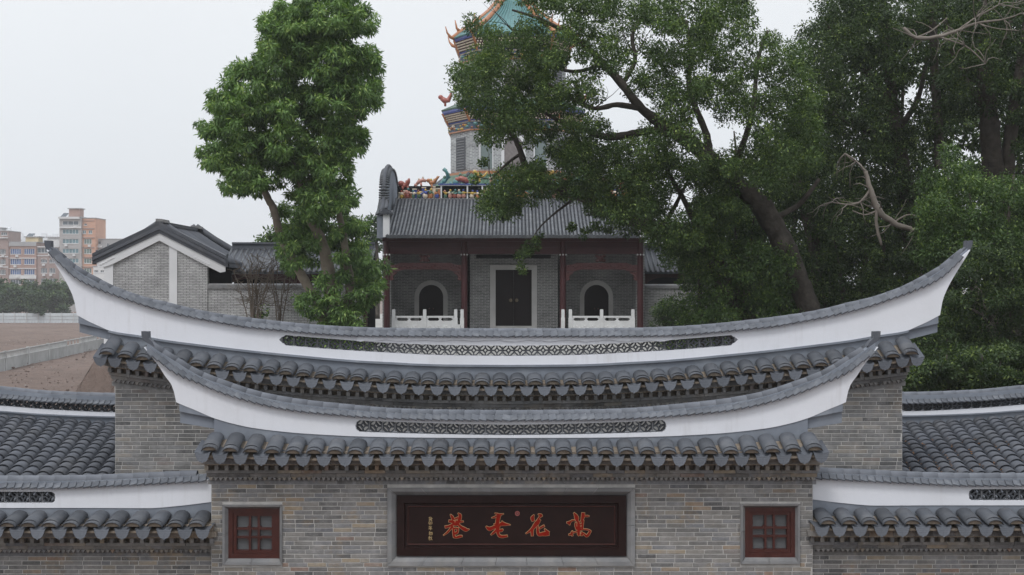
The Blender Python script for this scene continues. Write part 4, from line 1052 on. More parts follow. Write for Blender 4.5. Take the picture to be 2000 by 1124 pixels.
# roof: pan deck, tile rows, round eave ends
RE, RR = 64.9, 70.2; ze, zr_ = Z(462, RE), Z(388.5, RR); xL, xR = hx(757, 65), hx(1246.5, 65)
prof = lambda t: (RE+(RR-RE)*t, ze+(zr_-ze)*(t*.86+t*t*.14))
mb = MB(); N = 12; vs = []
for i in range(N+1):
    d_, z_ = prof(i/N); vs += [(xL, Y(d_), z_), (xR, Y(d_), z_)]
fs = [(2*i, 2*i+1, 2*i+3, 2*i+2) for i in range(N)]
vs += [(xL, Y(75.8), ze), (xR, Y(75.8), ze), (xL, Y(RE)+.02, ze-.08), (xR, Y(RE)+.02, ze-.08)]; q = 2*(N+1)
fs += [(q-2, q-1, q+1, q), (q+2, q+3, 1, 0)]; mb.add(vs, fs); mb.build('roof_deck', MT['tile_dark'], HALL)
ncol = 68; pit = (xR-xL)/ncol
MT['tile_hall'] = M('hall_roof_tile', (.105,.112,.122), .6, .2, 4, rnd=.15, bmp=.3, bscale=9, stain=(.2,.2,.2), stain_amt=.4, stain_scale=2)
for c in range(ncol+1):
    x = xL+c*pit; mb = MB()
    pts = [(Vector((x, Y(prof(i/8)[0]), prof(i/8)[1]+.015)), .058) for i in range(9)]
    mb.tube(pts, 8); mb.build('tile_row', MT['tile_hall'], HALL, smooth=True)
mb = MB()
for c in range(ncol+1):
    x = xL+c*pit; mb.tube([(Vector((x, Y(RE)-.02, ze)), .082), (Vector((x, Y(RE)+.05, ze+.02)), .082)], 10)
    if c < ncol: mb.prism([(x+pit*.2, ze-.01), (x+pit*.5, ze-.11), (x+pit*.8, ze-.01)], Y(RE), Y(RE)+.02)
tag(mb.build('eave_tile_ends', MT['tile_hall'], HALL), kind='stuff')
mb = MB(); rr = random.Random(4)               # pan tiles show as short courses between the rows
for c in range(ncol):
    for i in range(26):
        t = (i+.5)/26; d_, z_ = prof(t); x = xL+(c+.5)*pit; mb.box(x-pit*.32, x+pit*.32, Y(d_)-.09, Y(d_)+.09, z_-.02, z_+.012+rr.random()*.012, 0, rr.random())
tag(mb.build('pan_tiles', MT['tile_dark'], HALL), kind='stuff')
# wok-handle gables: a round-topped wall standing on each end of the roof
for s in (-1, 1):
    xg = hc+s*5.90; pf = []
    for t in [i/20 for i in range(21)]:
        a = math.pi*(1-t); yy = 70.2-3.0*math.cos(math.pi*t)*1.0; zz = 12.05+1.72*math.sin(math.pi*t)**.72
        pf.append((Y(yy), zz))
    poly = [(Y(65.5), ze-.05)]+[(Y(65.5), ze+.95), (Y(66.6), ze+1.2)]+pf+[(Y(74.2), ze+.6), (Y(75.4), ze+.1), (Y(75.4), ze-.05)]
    q = sorted((xg-s*.0, xg+s*.34)); mb = MB(); mb.prismx(poly, q[0], q[1]); ear = mb.build('wok_handle_gable', MT['gray'], HALL)
    path = [(Y(65.4), ze+1.0), (Y(66.3), ze+1.22)]+pf+[(Y(74.4), ze+.8)]
    mb = MB()
    for i in range(len(path)-1):
        a, b_ = path[i], path[i+1]; L = math.hypot(b_[0]-a[0], b_[1]-a[1]); n = max(1, int(L/.11))
        for j in range(n):
            t = (j+.5)/n; y_, z_ = a[0]+(b_[0]-a[0])*t, a[1]+(b_[1]-a[1])*t; ty, tz = (b_[0]-a[0])/L, (b_[1]-a[1])/L; nyy, nzz = -tz, ty
            for e_ in (-1, 1):
                mb.tube([(Vector((q[0]+.17, y_+nyy*.12, z_+nzz*.12)), .05), (Vector((q[0]+.17+e_*.23, y_-nyy*.02, z_-nzz*.02)), .05)], 6)
    tag(mb.build('gable_tiles', MT['tile_hall'], ear, smooth=True), kind='stuff')
    mb = MB(); mb.tube([(Vector((q[0]+.17, y_+.0, z_+.16)), .09) for y_, z_ in path], 8); mb.build('gable_ridge', MT['tile_dark'], ear, smooth=True)
    # white end block with its little tile cap
    q0, q1 = xg-.14, xg+.14+.1
    mb = MB(); mb.box(min(xg+s*.02, xg-s*.26), max(xg+s*.02, xg-s*.26), Y(65.0), Y(65.48), ze-.02, Z(417, 65)); eb = mb.build('gable_end_block', MT['white2'], HALL)
    cx = xg-s*.12; zt_ = Z(417, 65); mb = MB(); mb.prism([(cx-.32, zt_-.04), (cx+.32, zt_-.04), (cx+.26, zt_+.07), (cx+.08, zt_+.18), (cx-.08, zt_+.18), (cx-.26, zt_+.07)], Y(64.9), Y(65.49))
    for j in range(4): mb.tube([(Vector((cx-.24+.16*j, Y(64.86), zt_-.02)), .06), (Vector((cx-.24+.16*j, Y(65.4), zt_+.12)), .06)], 7)
    mb.tube([(Vector((cx, Y(64.9), zt_+.2)), .07), (Vector((cx, Y(65.3), zt_+.45)), .08), (Vector((cx-s*-.02, Y(65.4), zt_+.62)), .05)], 7); mb.build('end_cap_tiles', MT['tile_dark'], eb)
# ceramic ridge: framed panels with figures, creatures on top
yr = Y(RR); rx0, rx1 = hx(776, RR), hx(1231, RR)
pz0, pz1 = Z(388, RR), Z(363, RR)
mb = MB(); mb.box(rx0, rx1, yr-.02, yr+.25, pz0-.02, pz1-.02); mb.build('ridge_back', MT['black'], HALL)
mb = MB(); mb.box(rx0-.02, rx1+.02, yr-.16, yr+.3, pz0-.08, pz0-.021); mb.build('ridge_sill', MT['white2'], HALL)
mb = MB(); mb.box(hx(858, RR), hx(1149, RR), yr-.13, yr+.28, pz1-.019, pz1+.03); mb.build('ridge_rail', MT['white2'], HALL)
mb = MB(); mb.box(hx(856, RR), hx(1151, RR), yr-.17, yr+.3, pz1+.031, pz1+.085); mb.build('ridge_cornice', CER['blue'], HALL)
for px in (862, 913, 942, 966, 1040, 1064, 1093, 1144):
    mb = MB(); mb.box(hx(px, RR)-.035, hx(px, RR)+.035, yr-.12, yr+.1, pz0-.019, pz1-.02); mb.build('panel_post', MT['white2'], HALL)
def figurine(cx, cy, cz, h, seed, name='ceramic_figure', parent=HALL, mats=('red','orange','yellow','green','cream','blue','teal','pink')):
    rr = random.Random(seed); mb = MB(); ms = rr.sample(list(mats), 3); w = h*rr.uniform(.28, .42)
    mb.ellipsoid((cx, cy, cz+h*.27), (w*.75, w*.55, h*.30), 7, 5, 0); mb.ellipsoid((cx+rr.uniform(-.1, .1)*h, cy-.02, cz+h*.58), (w*.6, w*.5, h*.2), 7, 5, 1)
    mb.ellipsoid((cx+rr.uniform(-.12, .12)*h, cy-.03, cz+h*.86), (h*.13, h*.13, h*.14), 7, 5, 2)
    for s in (-1, 1): mb.tube([(Vector((cx+s*w*.4, cy-.03, cz+h*.62)), h*.08), (Vector((cx+s*w*rr.uniform(.9, 1.3), cy-.08, cz+h*rr.uniform(.4, .8))), h*.06)], 6, 1)
    return mb.build(name, [CER[k_] for k_ in ms], parent)
sd = 0
for a, b_, n in ((779, 859, 7), (866, 910, 5), (916, 939, 2), (945, 963, 2), (969, 1037, 7), (1043, 1061, 2), (1067, 1090, 2), (1096, 1141, 5), (1148, 1228, 7)):
    for i in range(n):
        sd += 1; px = a+(b_-a)*(i+.5)/n; figurine(hx(px, RR), yr-.10, pz0, .50*random.Random(sd).uniform(.75, 1.05), sd)
rr = random.Random(12)
for a, b_ in ((778, 860), (1147, 1229)):      # stepped ends of the ridge
    for i in range(9):
        px = a+(b_-a)*(i+.5)/9; hgt = (8, 14, 10, 17, 12, 20, 14, 22, 18)[i if a < 1000 else 8-i]
        z1_ = Z(388-hgt, RR); mb = MB(); mb.box(hx(px-4.4, RR), hx(px+4.4, RR), yr-.06+.012*(i % 2), yr-.0205, pz0, z1_)
        mb.box(hx(px-4.4, RR), hx(px+4.4, RR), yr-.09+.012*(i % 2), yr-.0205, z1_+.001, z1_+.05, 1); mb.build('ridge_scroll', [CER[rr.choice(('blue','blue','orange','cream'))], CER['cream']], HALL)
def creature(pts, mats, parent, name, legs=(), fins=0, seed=1):
    """long tapering body along pts (px, py, radius m) on the ridge plane"""
    mb = MB(); P3 = [(Vector((hx(a, RR), yr+.02+.05*math.sin(i), Z(b_, RR))), r) for i, (a, b_, r) in enumerate(pts)]
    mb.tube(P3, 8, 0); mb.ellipsoid(P3[0][0], (pts[0][2]*1.6, pts[0][2]*1.4, pts[0][2]*1.5), 8, 5, 0)
    for i, (p, r) in enumerate(P3[1:-1]): mb.ellipsoid((p.x, p.y-.03, p.z+r*1.1), (r*.5, r*.4, r*.7), 6, 4, 1)
    for a, b_ in legs: mb.tube([(Vector((hx(a, RR), yr-.02, Z(b_, RR))), .06), (Vector((hx(a, RR)+.03, yr-.08, Z(b_+6, RR))), .045)], 6, 0)
    return mb.build(name, [CER[k_] for k_ in mats], parent, smooth=True)
for mir in (0, 1):
    T = (lambda px: px) if not mir else (lambda px: 2006-px)
    C = lambda pts: [(T(a), b_, r) for a, b_, r in pts]
    creature(C([(783,359,.10),(788,364,.13),(794,361,.13),(798,355,.09),(799,349,.05)]), ('red','pink'), HALL, 'lion_ornament', [(T(786),365),(T(796),364)])
    creature(C([(812,362,.06),(818,355,.10),(826,352,.10),(832,354,.07)]), ('pink','cream'), HALL, 'bird_ornament', [(T(822),358)])
    creature(C([(837,353,.07),(842,358,.13),(848,356,.10),(854,348,.06),(858,345,.03)]), ('orange','yellow'), HALL, 'phoenix_ornament', [(T(843),361)])
    creature(C([(862,358,.06),(868,353,.14),(876,346,.12),(872,336,.08),(866,330,.10)]), ('teal','green'), HALL, 'fish_ornament', [(T(880),356)])
    creature(C([(893,351,.08),(899,349,.16),(908,352,.17),(914,357,.10)]), ('red','green'), HALL, 'carp_ornament', [])
    creature(C([(927,336,.06),(932,340,.09),(938,346,.08),(946,344,.06),(952,336,.04)]), ('yellow','orange'), HALL, 'dragon_ornament', [(T(936),350)])
    mb = MB(); mb.ellipsoid((hx(T(926), RR), yr, Z(354, RR)), (.17, .08, .13), 10, 6, 0); mb.ellipsoid((hx(T(926), RR), yr-.05, Z(354, RR)), (.10, .06, .075), 8, 5, 1); mb.build('medallion_ornament', [CER['orange'], CER['blue']], HALL)
    mb = MB(); mb.ellipsoid((hx(T(890), RR), yr, Z(356, RR)), (.15, .10, .14), 8, 6, 0); mb.build('drum_ornament', CER['teal'], HALL)
for i in range(7):
    px = 960+i*14; sd += 1; figurine(hx(px, RR), yr, Z(360, RR), .5, sd, 'ridge_top_figure')

# ---- white stone balustrades of the porch
def balustrade(posts, extra, label):
    dB = 64.75; bx = lambda px: X(px, dB)
    B_ = thing('stone_balustrade', label, 'balustrade', (bx(posts[1]), Y(dB), PZ), 'white stone balustrades on the porch')
    z1 = Z(605.5, dB); zr1, zr0 = Z(617.5, dB), Z(621, dB); zp = Z(627, dB)
    for px in posts+extra:
        mb = MB(); c = bx(px); h = .088; lowz = z1-.36
        mb.box(c-h, c+h, Y(dB)-h, Y(dB)+h, PZ+.001, lowz); mb.box(c-h*.83, c+h*.83, Y(dB)-h*.83, Y(dB)+h*.83, lowz+.001, z1)
        mb.box(c-h*.7, c+h*.7, Y(dB)-h*.7, Y(dB)+h*.7, z1+.001, z1+.02); mb.build('post', MT['marble'], B_)
    for a, b_ in zip(posts, posts[1:]):
        x0, x1 = bx(a)+.09, bx(b_)-.09
        mb = MB(); mb.box(x0, x1, Y(dB)-.06, Y(dB)+.06, zr0, zr1); mb.build('rail', MT['marble'], B_)
        mb = MB(); mb.box(x0, x1, Y(dB)-.05, Y(dB)+.05, PZ+.001, zp)
        for q in range(10): mb.ellipsoid((x0+(x1-x0)*(q+.5)/10, Y(dB)-.05, (PZ+zp)/2+.05*math.sin(q*2.1)), (.055, .014, .05), 6, 4)
        mb.build('carved_panel', MT['marble'], B_)
        for t in (0, .5, 1):
            c = x0+(x1-x0)*t; w = .10 if t == .5 else .12
            c += .0 if t == .5 else (.0 if t == 0 else 0)
            poly = [(c-w, zp+.001), (c+w, zp+.001), (c+w*.35, (zp+zr0)/2), (c+w, zr0-.001), (c-w, zr0-.001), (c-w*.35, (zp+zr0)/2)]
            poly = [(min(max(x_, x0), x1), z_) for x_, z_ in poly]
            mb = MB(); mb.prism(poly, Y(dB)-.045, Y(dB)+.045); mb.build('baluster', MT['marble'], B_)
    for px in extra:                    # stair string beside the last post
        c = bx(px); s = 1 if px < 1000 else -1
        mb = MB(); mb.box(c-.03-s*.16, c+.03-s*.1, Y(dB)-.5, Y(dB)-.09, TZ+.02, Z(634, dB)); mb.build('stair_string', MT['marble'], B_)
balustrade([769, 829.5, 890], [902.5], 'white stone balustrade on the porch beside the leafy multi-stemmed tree')
balustrade([1114, 1175, 1236], [1099.5], 'white stone balustrade on the porch on the banyan side')

# ================================================================ pagoda behind the hall
D4 = 92.0; pc = X(1003, D4); k4 = D4/F
PAG = thing('pagoda', 'tall many-sided brick pagoda with green tiled eaves and coloured friezes behind the hall', 'pagoda', (pc, Y(D4+4), TZ))
MT['pag_brick'] = wall_brick('pagoda_brick', (.20,.205,.21), (.36,.37,.375), (.45,.46,.46), w=.22, h=.10, mort=.018)
MT['shutter'] = M('grey_shutter', (.10,.105,.115), .7, .2, 8)
MT['green_door'] = M('green_grey_door', (.17,.21,.205), .7, .1, 3)
def octo(fw, a, cut):
    """plan: front half width fw, half width a; faces the camera with its long side"""
    return [(-fw, -a), (fw, -a), (a, -fw*cut), (a, fw*cut), (fw, a), (-fw, a), (-a, fw*cut), (-a, -fw*cut)]
yP = Y(D4)+126*k4
def ring8(pw, pf, z): return [(pc+x, yP+y, z) for x, y in octo(pf*k4, pw*k4, .62)]
def frustum(name, w0, f0, z0, w1, f1, z1, mat, parent, lift=0.0):
    mb = MB(); A_ = ring8(w0, f0, z0); B_ = ring8(w1, f1, z1)
    if lift: A_ = [(x, y, z+lift) for x, y, z in A_]
    mb.add(A_+B_, [(i, (i+1) % 8, 8+(i+1) % 8, 8+i) for i in range(8)]); mb.add(B_, [tuple(range(8))]); mb.add(A_, [tuple(range(7, -1, -1))])
    return mb.build(name, mat, parent)
zz = lambda py: Z(py, D4)
frustum('base_storey', 150, 98, TZ, 150, 98, zz(372), MT['pag_brick'], PAG)
def tier(yb, yt, w, f, yfr, yco, we, fe, yro, wn_, fn, seed):
    """body from row yb to yt, frieze to yfr, bracket cornice flaring to width we at yco, tiled skirt up to yro with next width wn_"""
    frustum('storey', w, f, zz(yb), w, f, zz(yt), MT['pag_brick'], PAG)
    mb = MB()
    A_, B_ = ring8(w+2, f+1.5, zz(yt)+.001), ring8(w+2, f+1.5, zz(yfr)); mb.add(A_+B_, [(i, (i+1) % 8, 8+(i+1) % 8, 8+i) for i in range(8)]); fz = mb.build('frieze', CER['blue'] if False else M('frieze_ground', (.08,.11,.16), .5, .4, 3), PAG)
    for yy_, m_ in ((yt, CER['orange']), (yfr, CER['cream'])):
        mb = MB(); z_ = zz(yy_); A_, B_ = ring8(w+3.2, f+2.2, z_-.03), ring8(w+3.2, f+2.2, z_+.06); mb.add(A_+B_+ring8(w-1, f-1, z_-.03)+ring8(w-1, f-1, z_+.06), [(i, (i+1) % 8, 8+(i+1) % 8, 8+i) for i in range(8)]+[(8+i, 8+(i+1) % 8, 24+(i+1) % 8, 24+i) for i in range(8)]+[(16+i, 16+(i+1) % 8, (i+1) % 8, i) for i in range(8)]); mb.build('frieze_moulding', m_, fz)
    rr = random.Random(seed)
    for (ax, ay, _), (bx_, by, _) in ((ring8(w+2, f+1.5, 0)[i], ring8(w+2, f+1.5, 0)[(i+1) % 8]) for i in (6, 7, 0, 1, 2)):
        L = math.hypot(bx_-ax, by-ay); n = max(3, int(L/.42)); mb = MB()
        for q in range(n*2):
            t = (q+.5)/(n*2); h = (zz(yfr)-zz(yt)); r_ = rr.uniform(.08, .17); mb.ellipsoid((ax+(bx_-ax)*t, ay+(by-ay)*t, zz(yt)+h*rr.uniform(.25, .75)), (r_, r_, r_*.7), 6, 4, rr.randrange(4))
        mb.build('frieze_relief', [CER[k_] for k_ in ('orange', 'cream', 'teal', 'yellow')], fz)
    # bracket field: rows of small white and blue blocks on a dark flare
    co = frustum('bracket_cornice', w+2, f+1.5, zz(yfr), we, fe, zz(yco), CER['red'] if False else bpy.data.materials['maroon_paint'], PAG)
    mb = MB(); rows = 6
    for r_ in range(rows):
        t = (r_+.5)/rows; ww, ff, z_ = w+2+(we-w-2)*t, f+1.5+(fe-f-1.5)*t, zz(yfr)+(zz(yco)-zz(yfr))*t; rg = ring8(ww+1.2, ff+.8, z_)
        for i in (6, 7, 0, 1, 2):
            a, b_ = rg[i], rg[(i+1) % 8]; L = math.hypot(b_[0]-a[0], b_[1]-a[1]); n = max(2, int(L/.19))
            for q in range(n):
                tt = (q+.5+.5*(r_ % 2))/(n+.5); cx, cy = a[0]+(b_[0]-a[0])*tt, a[1]+(b_[1]-a[1])*tt; mi = 1 if r_ in (0, rows-1) else 0
                mb.box(cx-.05, cx+.05, cy-.05, cy+.05, z_-.045, z_+.045, mi)
    tag(mb.build('bracket_blocks', [CER['cream'], CER['blue']], co), kind='stuff')
    for i in range(8):                   # orange corner ribs
        a, b_ = ring8(w+3, f+2.2, zz(yfr))[i], ring8(we+1, fe+1, zz(yco))[i]
        mb = MB(); mb.tube([(Vector(a), .09), (Vector(b_), .09)], 6); mb.build('corner_rib', CER['orange'], co)
    # tiled skirt with upturned corners
    mb = MB(); mb.add(ring8(we+1.5, fe+1, zz(yco)-.02)+ring8(we+1.5, fe+1, zz(yco)+.14), [(i, (i+1) % 8, 8+(i+1) % 8, 8+i) for i in range(8)]); mb.build('eave_band', CER['blue'], PAG)
    sk = frustum('eave_roof', we+2.5, fe+1.8, zz(yco)+.14, wn_+1, fn+1, zz(yro), CER['green'], PAG)
    A_, B_ = ring8(we+2.5, fe+1.8, zz(yco)+.16), ring8(wn_+1, fn+1, zz(yro)+.02); mb = MB()
    for i in (6, 7, 0, 1, 2):
        a0, a1, b0, b1 = (Vector(v) for v in (A_[i], A_[(i+1) % 8], B_[i], B_[(i+1) % 8])); n = max(3, int((a1-a0).length/.26))
        for q in range(n+1): t = q/n; mb.tube([(a0.lerp(a1, t), .065), (b0.lerp(b1, t), .06)], 6)
    mb.build('eave_tile_rows', CER['green'], sk); sk.children[0]['kind'] = 'stuff'
    return sk
def openings(yb, yt, w, f, yw0, yw1, arch):
    zb_, zt_ = zz(yw1), zz(yw0); yf = yP-w*k4
    for px in (950, 1056):
        mb = MB(); c = X(px, D4); h = 11.5*k4; mb.box(c-h, c+h, yf-.04, yf+.05, zb_, zt_); wd = mb.build('panel_door', MT['green_door'], PAG)
        for r_ in ((c-h-.07, c-h, zb_, zt_), (c+h, c+h+.07, zb_, zt_), (c-h-.07, c+h+.07, zt_+.001, zt_+.08)):
            mb = MB(); mb.box(r_[0], r_[1], yf-.06, yf+.02, r_[2], r_[3]); mb.build('door_frame', MT['white2'], wd)
    c = pc; r0, r1 = 18*k4, 24*k4; zs = zt_-r0-.02
    arch_band(c, r0, r1, zb_, zs, yf-.07, yf+.03, MT['white2'], PAG, 'arch_surround')
    mb = MB(); n = 12; mb.prism(([(c-r0, zb_)]+[(c+r0*math.cos(math.pi*(1-i/n)), zs+r0*math.sin(math.pi*(1-i/n))) for i in range(n+1)]+[(c+r0, zb_)])[::-1], yf-.03, yf+.02); mb.build('arched_door', M('weathered_wood_door', (.20,.18,.175), .8, .2, 6) if arch else bpy.data.materials['weathered_wood_door'], PAG)
    for s in (-1, 1):            # lattice shutters on the slanting sides
        rg = ring8(w, f, 0); a, b_ = (Vector(rg[7]), Vector(rg[0])) if s < 0 else (Vector(rg[1]), Vector(rg[2]))
        nrm = (b_-a).cross(Vector((0, 0, 1))).normalized(); mb = MB()
        p0, p1 = a.lerp(b_, .30), a.lerp(b_, .74)
        vs = [(p.x+nrm.x*o_, p.y+nrm.y*o_, z_) for o_ in (.05, -.02) for p, z_ in ((p0, zb_), (p1, zb_), (p1, zt_), (p0, zt_))]
        mb.add(vs, [(0,1,2,3),(0,4,5,1),(1,5,6,2),(2,6,7,3),(3,7,4,0)]); sh = mb.build('shutter', MT['shutter'], PAG)
        mb = MB()
        for q in range(12):
            z_ = zb_+(zt_-zb_)*(q+.5)/12; u0, u1 = p0.lerp(p1, .1), p0.lerp(p1, .9); mb.tube([(Vector((u0.x+nrm.x*.06, u0.y+nrm.y*.06, z_)), .03), (Vector((u1.x+nrm.x*.06, u1.y+nrm.y*.06, z_)), .03)], 5)
        mb.build('shutter_slats', M('shutter_slat', (.22,.225,.235), .7, .1, 4) if (arch and s < 0) else bpy.data.materials['shutter_slat'], sh)
# lower skirt between hall ridge and first visible storey
frustum('eave_roof', 172, 116, zz(372), 132, 87, zz(341), CER['green'], PAG)
A_, B_ = ring8(172, 116, zz(372)+.02), ring8(132, 87, zz(341)+.02); mb = MB()
for i in (6, 7, 0, 1, 2):
    a0, a1, b0, b1 = (Vector(v) for v in (A_[i], A_[(i+1) % 8], B_[i], B_[(i+1) % 8])); n = int((a1-a0).length/.26)
    for q in range(n+1): t = q/n; mb.tube([(a0.lerp(a1, t), .07), (b0.lerp(b1, t), .06)], 6)
tag(mb.build('eave_tile_rows', CER['green'], PAG), kind='stuff')
for i in range(8): mb = MB(); mb.tube([(Vector(A_[i]), .16), (Vector(B_[i]), .14)], 7); mb.build('hip_ridge', MT['tile_dark'], PAG)
frustum('storey_band', 129, 85, zz(341), 129, 85, zz(334), CER['orange'], PAG)
tier(334, 254, 126, 83, 237, 214, 141, 93, 192, 106, 70, 3)
openings(334, 254, 126, 83, 266, 330, True)
tier(192, 112, 105, 69, 95, 66, 118, 78, 62, 110, 72, 5)
openings(192, 112, 105, 69, 124, 186, False)
# top roof: concave, with orange hip ridges that curl at the tips
lv = [(121,80,63.5),(105,69,50),(78,51,30),(50,33,5),(26,17,-25),(10,7,-62),(3,2,-100)]
for (w0, f0, y0_), (w1, f1, y1_) in zip(lv, lv[1:]): frustum('top_roof', w0, f0, zz(y0_), w1, f1, zz(y1_), CER['teal'], PAG)
for i in range(8):
    pts = [(Vector(ring8(w0+.5, f0+.5, zz(y0_)+.06)[i]), .17) for w0, f0, y0_ in lv]
    ctr = Vector((pc, yP, 0)); o_ = (pts[0][0]-ctr); o_.z = 0; o_.normalize()
    tip = [(pts[0][0]+o_*.52+Vector((0,0,.72)), .03), (pts[0][0]+o_*.40+Vector((0,0,.32)), .06), (pts[0][0]+o_*.18+Vector((0,0,.06)), .11)]
    mb = MB(); mb.tube(tip+pts, 8); mb.build('hip_ridge', CER['orange'], PAG, smooth=True)
    a, b_ = Vector(pts[1][0]), o_; mb = MB(); mb.tube([(a+Vector((0,0,.0)), .12), (a+b_*.30+Vector((0,0,.22)), .08), (a+b_*.42+Vector((0,0,.75)), .03)], 7); mb.build('ridge_spur', CER['orange'], PAG, smooth=True)
mb = MB(); rg = [ring8(w0, f0, zz(y0_)+.03) for w0, f0, y0_ in lv]
for i in (6, 7, 0, 1, 2):
    n = 14
    for q in range(1, n):
        t = q/n; pts = [(Vector(g[i]).lerp(Vector(g[(i+1) % 8]), t), .06) for g in rg[:5]]; mb.tube(pts, 6)
tag(mb.build('roof_tile_rows', CER['teal'], PAG), kind='stuff')
for i, (s, pxx, pyy) in enumerate(((-1, 868, 190), (1, 1138, 190))):       # lions on the eave corners
    mb = MB(); c = Vector((X(pxx, D4), yP-3, zz(pyy+6)))
    mb.tube([(c+Vector((s*.25,0,.28)), .15), (c+Vector((s*.05,0,.12)), .2), (c+Vector((-s*.2,0,.14)), .18), (c+Vector((-s*.34,0,.42)), .11), (c+Vector((-s*.38,0,.65)), .05)], 8)
    mb.ellipsoid(c+Vector((s*.30,0,.34)), (.17,.15,.15)); mb.tube([(c+Vector((0,0,.1)), .09), (c+Vector((0,-.05,-.25)), .08)], 6); mb.build('lion_ornament', CER['red'], PAG, smooth=True)

# ================================================================ grey gabled house, courtyard walls and covered walks
D5 = 58.0; k5 = D5/F; hx5 = lambda px: X(px, D5); hz5 = lambda py: Z(py, D5)
HS = thing('gabled_house', 'grey brick house with white-edged gable and dark tiled roof beside the dirt field', 'house', (hx5(312), Y(D5+3), TZ))
yg = Y(D5)
apx = hx5(312.5)
rake = lambda s, t, a, e_: None
mb = MB()
poly = [(hx5(203), TZ), (hx5(405), TZ), (hx5(405), hz5(517)), (apx, hz5(464)), (hx5(203), hz5(521))]
mb.prism(poly, yg, yg+.35); mb.build('gable_wall', MT['house_brick'], HS)
mb = MB(); mb.box(hx5(203), hx5(203)+.35, yg+.351, yg+6.2, TZ, hz5(521)); mb.build('side_wall', MT['white2'], HS)
for a, b_, c in ((203.5, 221.5, 515), (331, 346.5, 480)):
    mb = MB(); z1_ = hz5(c)+.02; mb.box(hx5(a), hx5(b_), yg-.045, yg-.001, TZ, z1_); mb.build('pilaster', MT['white2'], HS)
for s in (-1, 1):                              # white rake boards with scrolled feet
    ex, ey = (190, 523) if s < 0 else (441, 530)
    p = [(apx, hz5(456)), (hx5(ex), hz5(ey-9)), (hx5(ex+ (2 if s < 0 else 0)), hz5(ey+1)), (hx5(ex-s*-18 if False else (ex+22 if s < 0 else ex-10)), hz5(ey-3 if s < 0 else ey+3)), (hx5(ex+34 if s < 0 else ex-36), hz5(ey-8 if s < 0 else ey-10)), (apx, hz5(470.5))]
    mb = MB(); mb.prism(p if s < 0 else p[::-1], yg-.10, yg-.046); bd = mb.build('rake_board', MT['white2'], HS)
    mb = MB(); cxx = hx5(ex+18 if s < 0 else ex-24); czz = hz5(ey-13 if s < 0 else ey-20)
    for q in range(6): mb.ellipsoid((cxx+.1*q*(1 if s < 0 else -1)-.2, yg-.10, czz+.055*q-.14), (.09, .025, .05), 7, 4)
    mb.build('scroll_relief', MT['white2'], bd)
    # raked verge of dark tiles, in three stepped courses
    for j, (o0, o1, pr) in enumerate(((456, 449, .14), (449, 441, .20), (441, 434, .15))):
        dl = o0-456
        p = [(apx, hz5(o0)), (hx5(ex-s*-0+(-8 if s < 0 else 2)), hz5(ey-9+dl+(3 if s < 0 else 1))), (hx5(ex+(-8 if s < 0 else 2)), hz5(ey-9+dl-6.5+(3 if s < 0 else 1))), (apx, hz5(o1))]
        mb = MB(); mb.prism(p if s < 0 else p[::-1], yg-pr, yg+.3-.001*j); mb.build('verge_course', MT['tile_dark'], HS)
    pts = []
    for t in (0, .25, .5, .75, .92, 1.0): pts.append((Vector((apx+(hx5(ex)-apx)*t*(.86), yg+.1, hz5(432)+(hz5(ey-22)-hz5(432))*t+(.0 if t < .9 else .02))), .11))
    pts.append((Vector((hx5(ex+ (2 if s < 0 else -3)), yg+.1, hz5(ey-24))), .08)); pts.append((Vector((hx5(ex+(-3 if s < 0 else 3)), yg+.1, hz5(ey-34))), .05))
    mb = MB(); mb.tube(pts, 8); mb.build('verge_ridge', MT['tile_dark'], HS, smooth=True)
    # roof slope behind the verge
    yb2 = yg+6.6; x_e = hx5(ex+(-4 if s < 0 else 4)); z_e = hz5(ey-14); z_a = hz5(440)
    mb = MB(); N = 8; vs = []
    for i in range(N+1):
        t = i/N; x_ = apx+(x_e-apx)*t; z_ = z_a+(z_e-z_a)*t-.12*math.sin(math.pi*t); vs += [(x_, yg+.3, z_), (x_, yb2, z_), (x_, yg+.3, z_-.14), (x_, yb2, z_-.14)]
    fs = []
    for i in range(N): a = 4*i; c = a+4; fs += [(a, a+1, c+1, c), (a+2, c+2, c+3, a+3)]
    fs += [(4*N, 4*N+1, 4*N+3, 4*N+2)]
    mb.add(vs, fs); rf = mb.build('roof_slope', MT['tile_dark'], HS)
    for q in range(27):
        y_ = yg+.45+q*.235; mb = MB(); mb.tube([(Vector((apx+(x_e-apx)*t, y_, z_a+(z_e-z_a)*t-.12*math.sin(math.pi*t)+.03)), .06) for t in (0, .25, .5, .75, 1)], 6); mb.build('tile_row', MT['tile_dark'], rf, smooth=True)
    # rear verge
    mb = MB(); mb.tube([(Vector((apx+(x_e-apx)*t, yb2, z_a+(z_e-z_a)*t-.12*math.sin(math.pi*t)+.2+.0)), .17) for t in (0, .3, .6, .9)]+[(Vector((apx+(x_e-apx)*1.02, yb2, z_e+.18)), .12), (Vector((apx+(x_e-apx)*1.06, yb2, z_e+.55)), .07)], 7); mb.build('rear_verge', MT['tile_dark'], HS, smooth=True)
mb = MB(); mb.box(apx-.16, apx+.16, yg-.1, yg+6.6, hz5(440), hz5(433)); mb.build('roof_ridge', MT['tile_dark'], HS)
for y_ in (yg-.05, yg+6.3):
    mb = MB(); mb.prism([(apx-.16, hz5(433)), (apx+.34, hz5(433)-.06), (apx+.30, hz5(430)), (apx+.05, hz5(428)), (apx-.17, hz5(427.5))], y_, y_+.35); mb.build('ridge_end', MT['trim'], HS)
mb = MB(); mb.box(hx5(405)-.3, hx5(441), yg+1.2, yg+1.3, TZ, hz5(515)); mb.build('porch_shade_sheet', MT['black'], HS)  # near-black sheet added for the shade inside the open porch corner

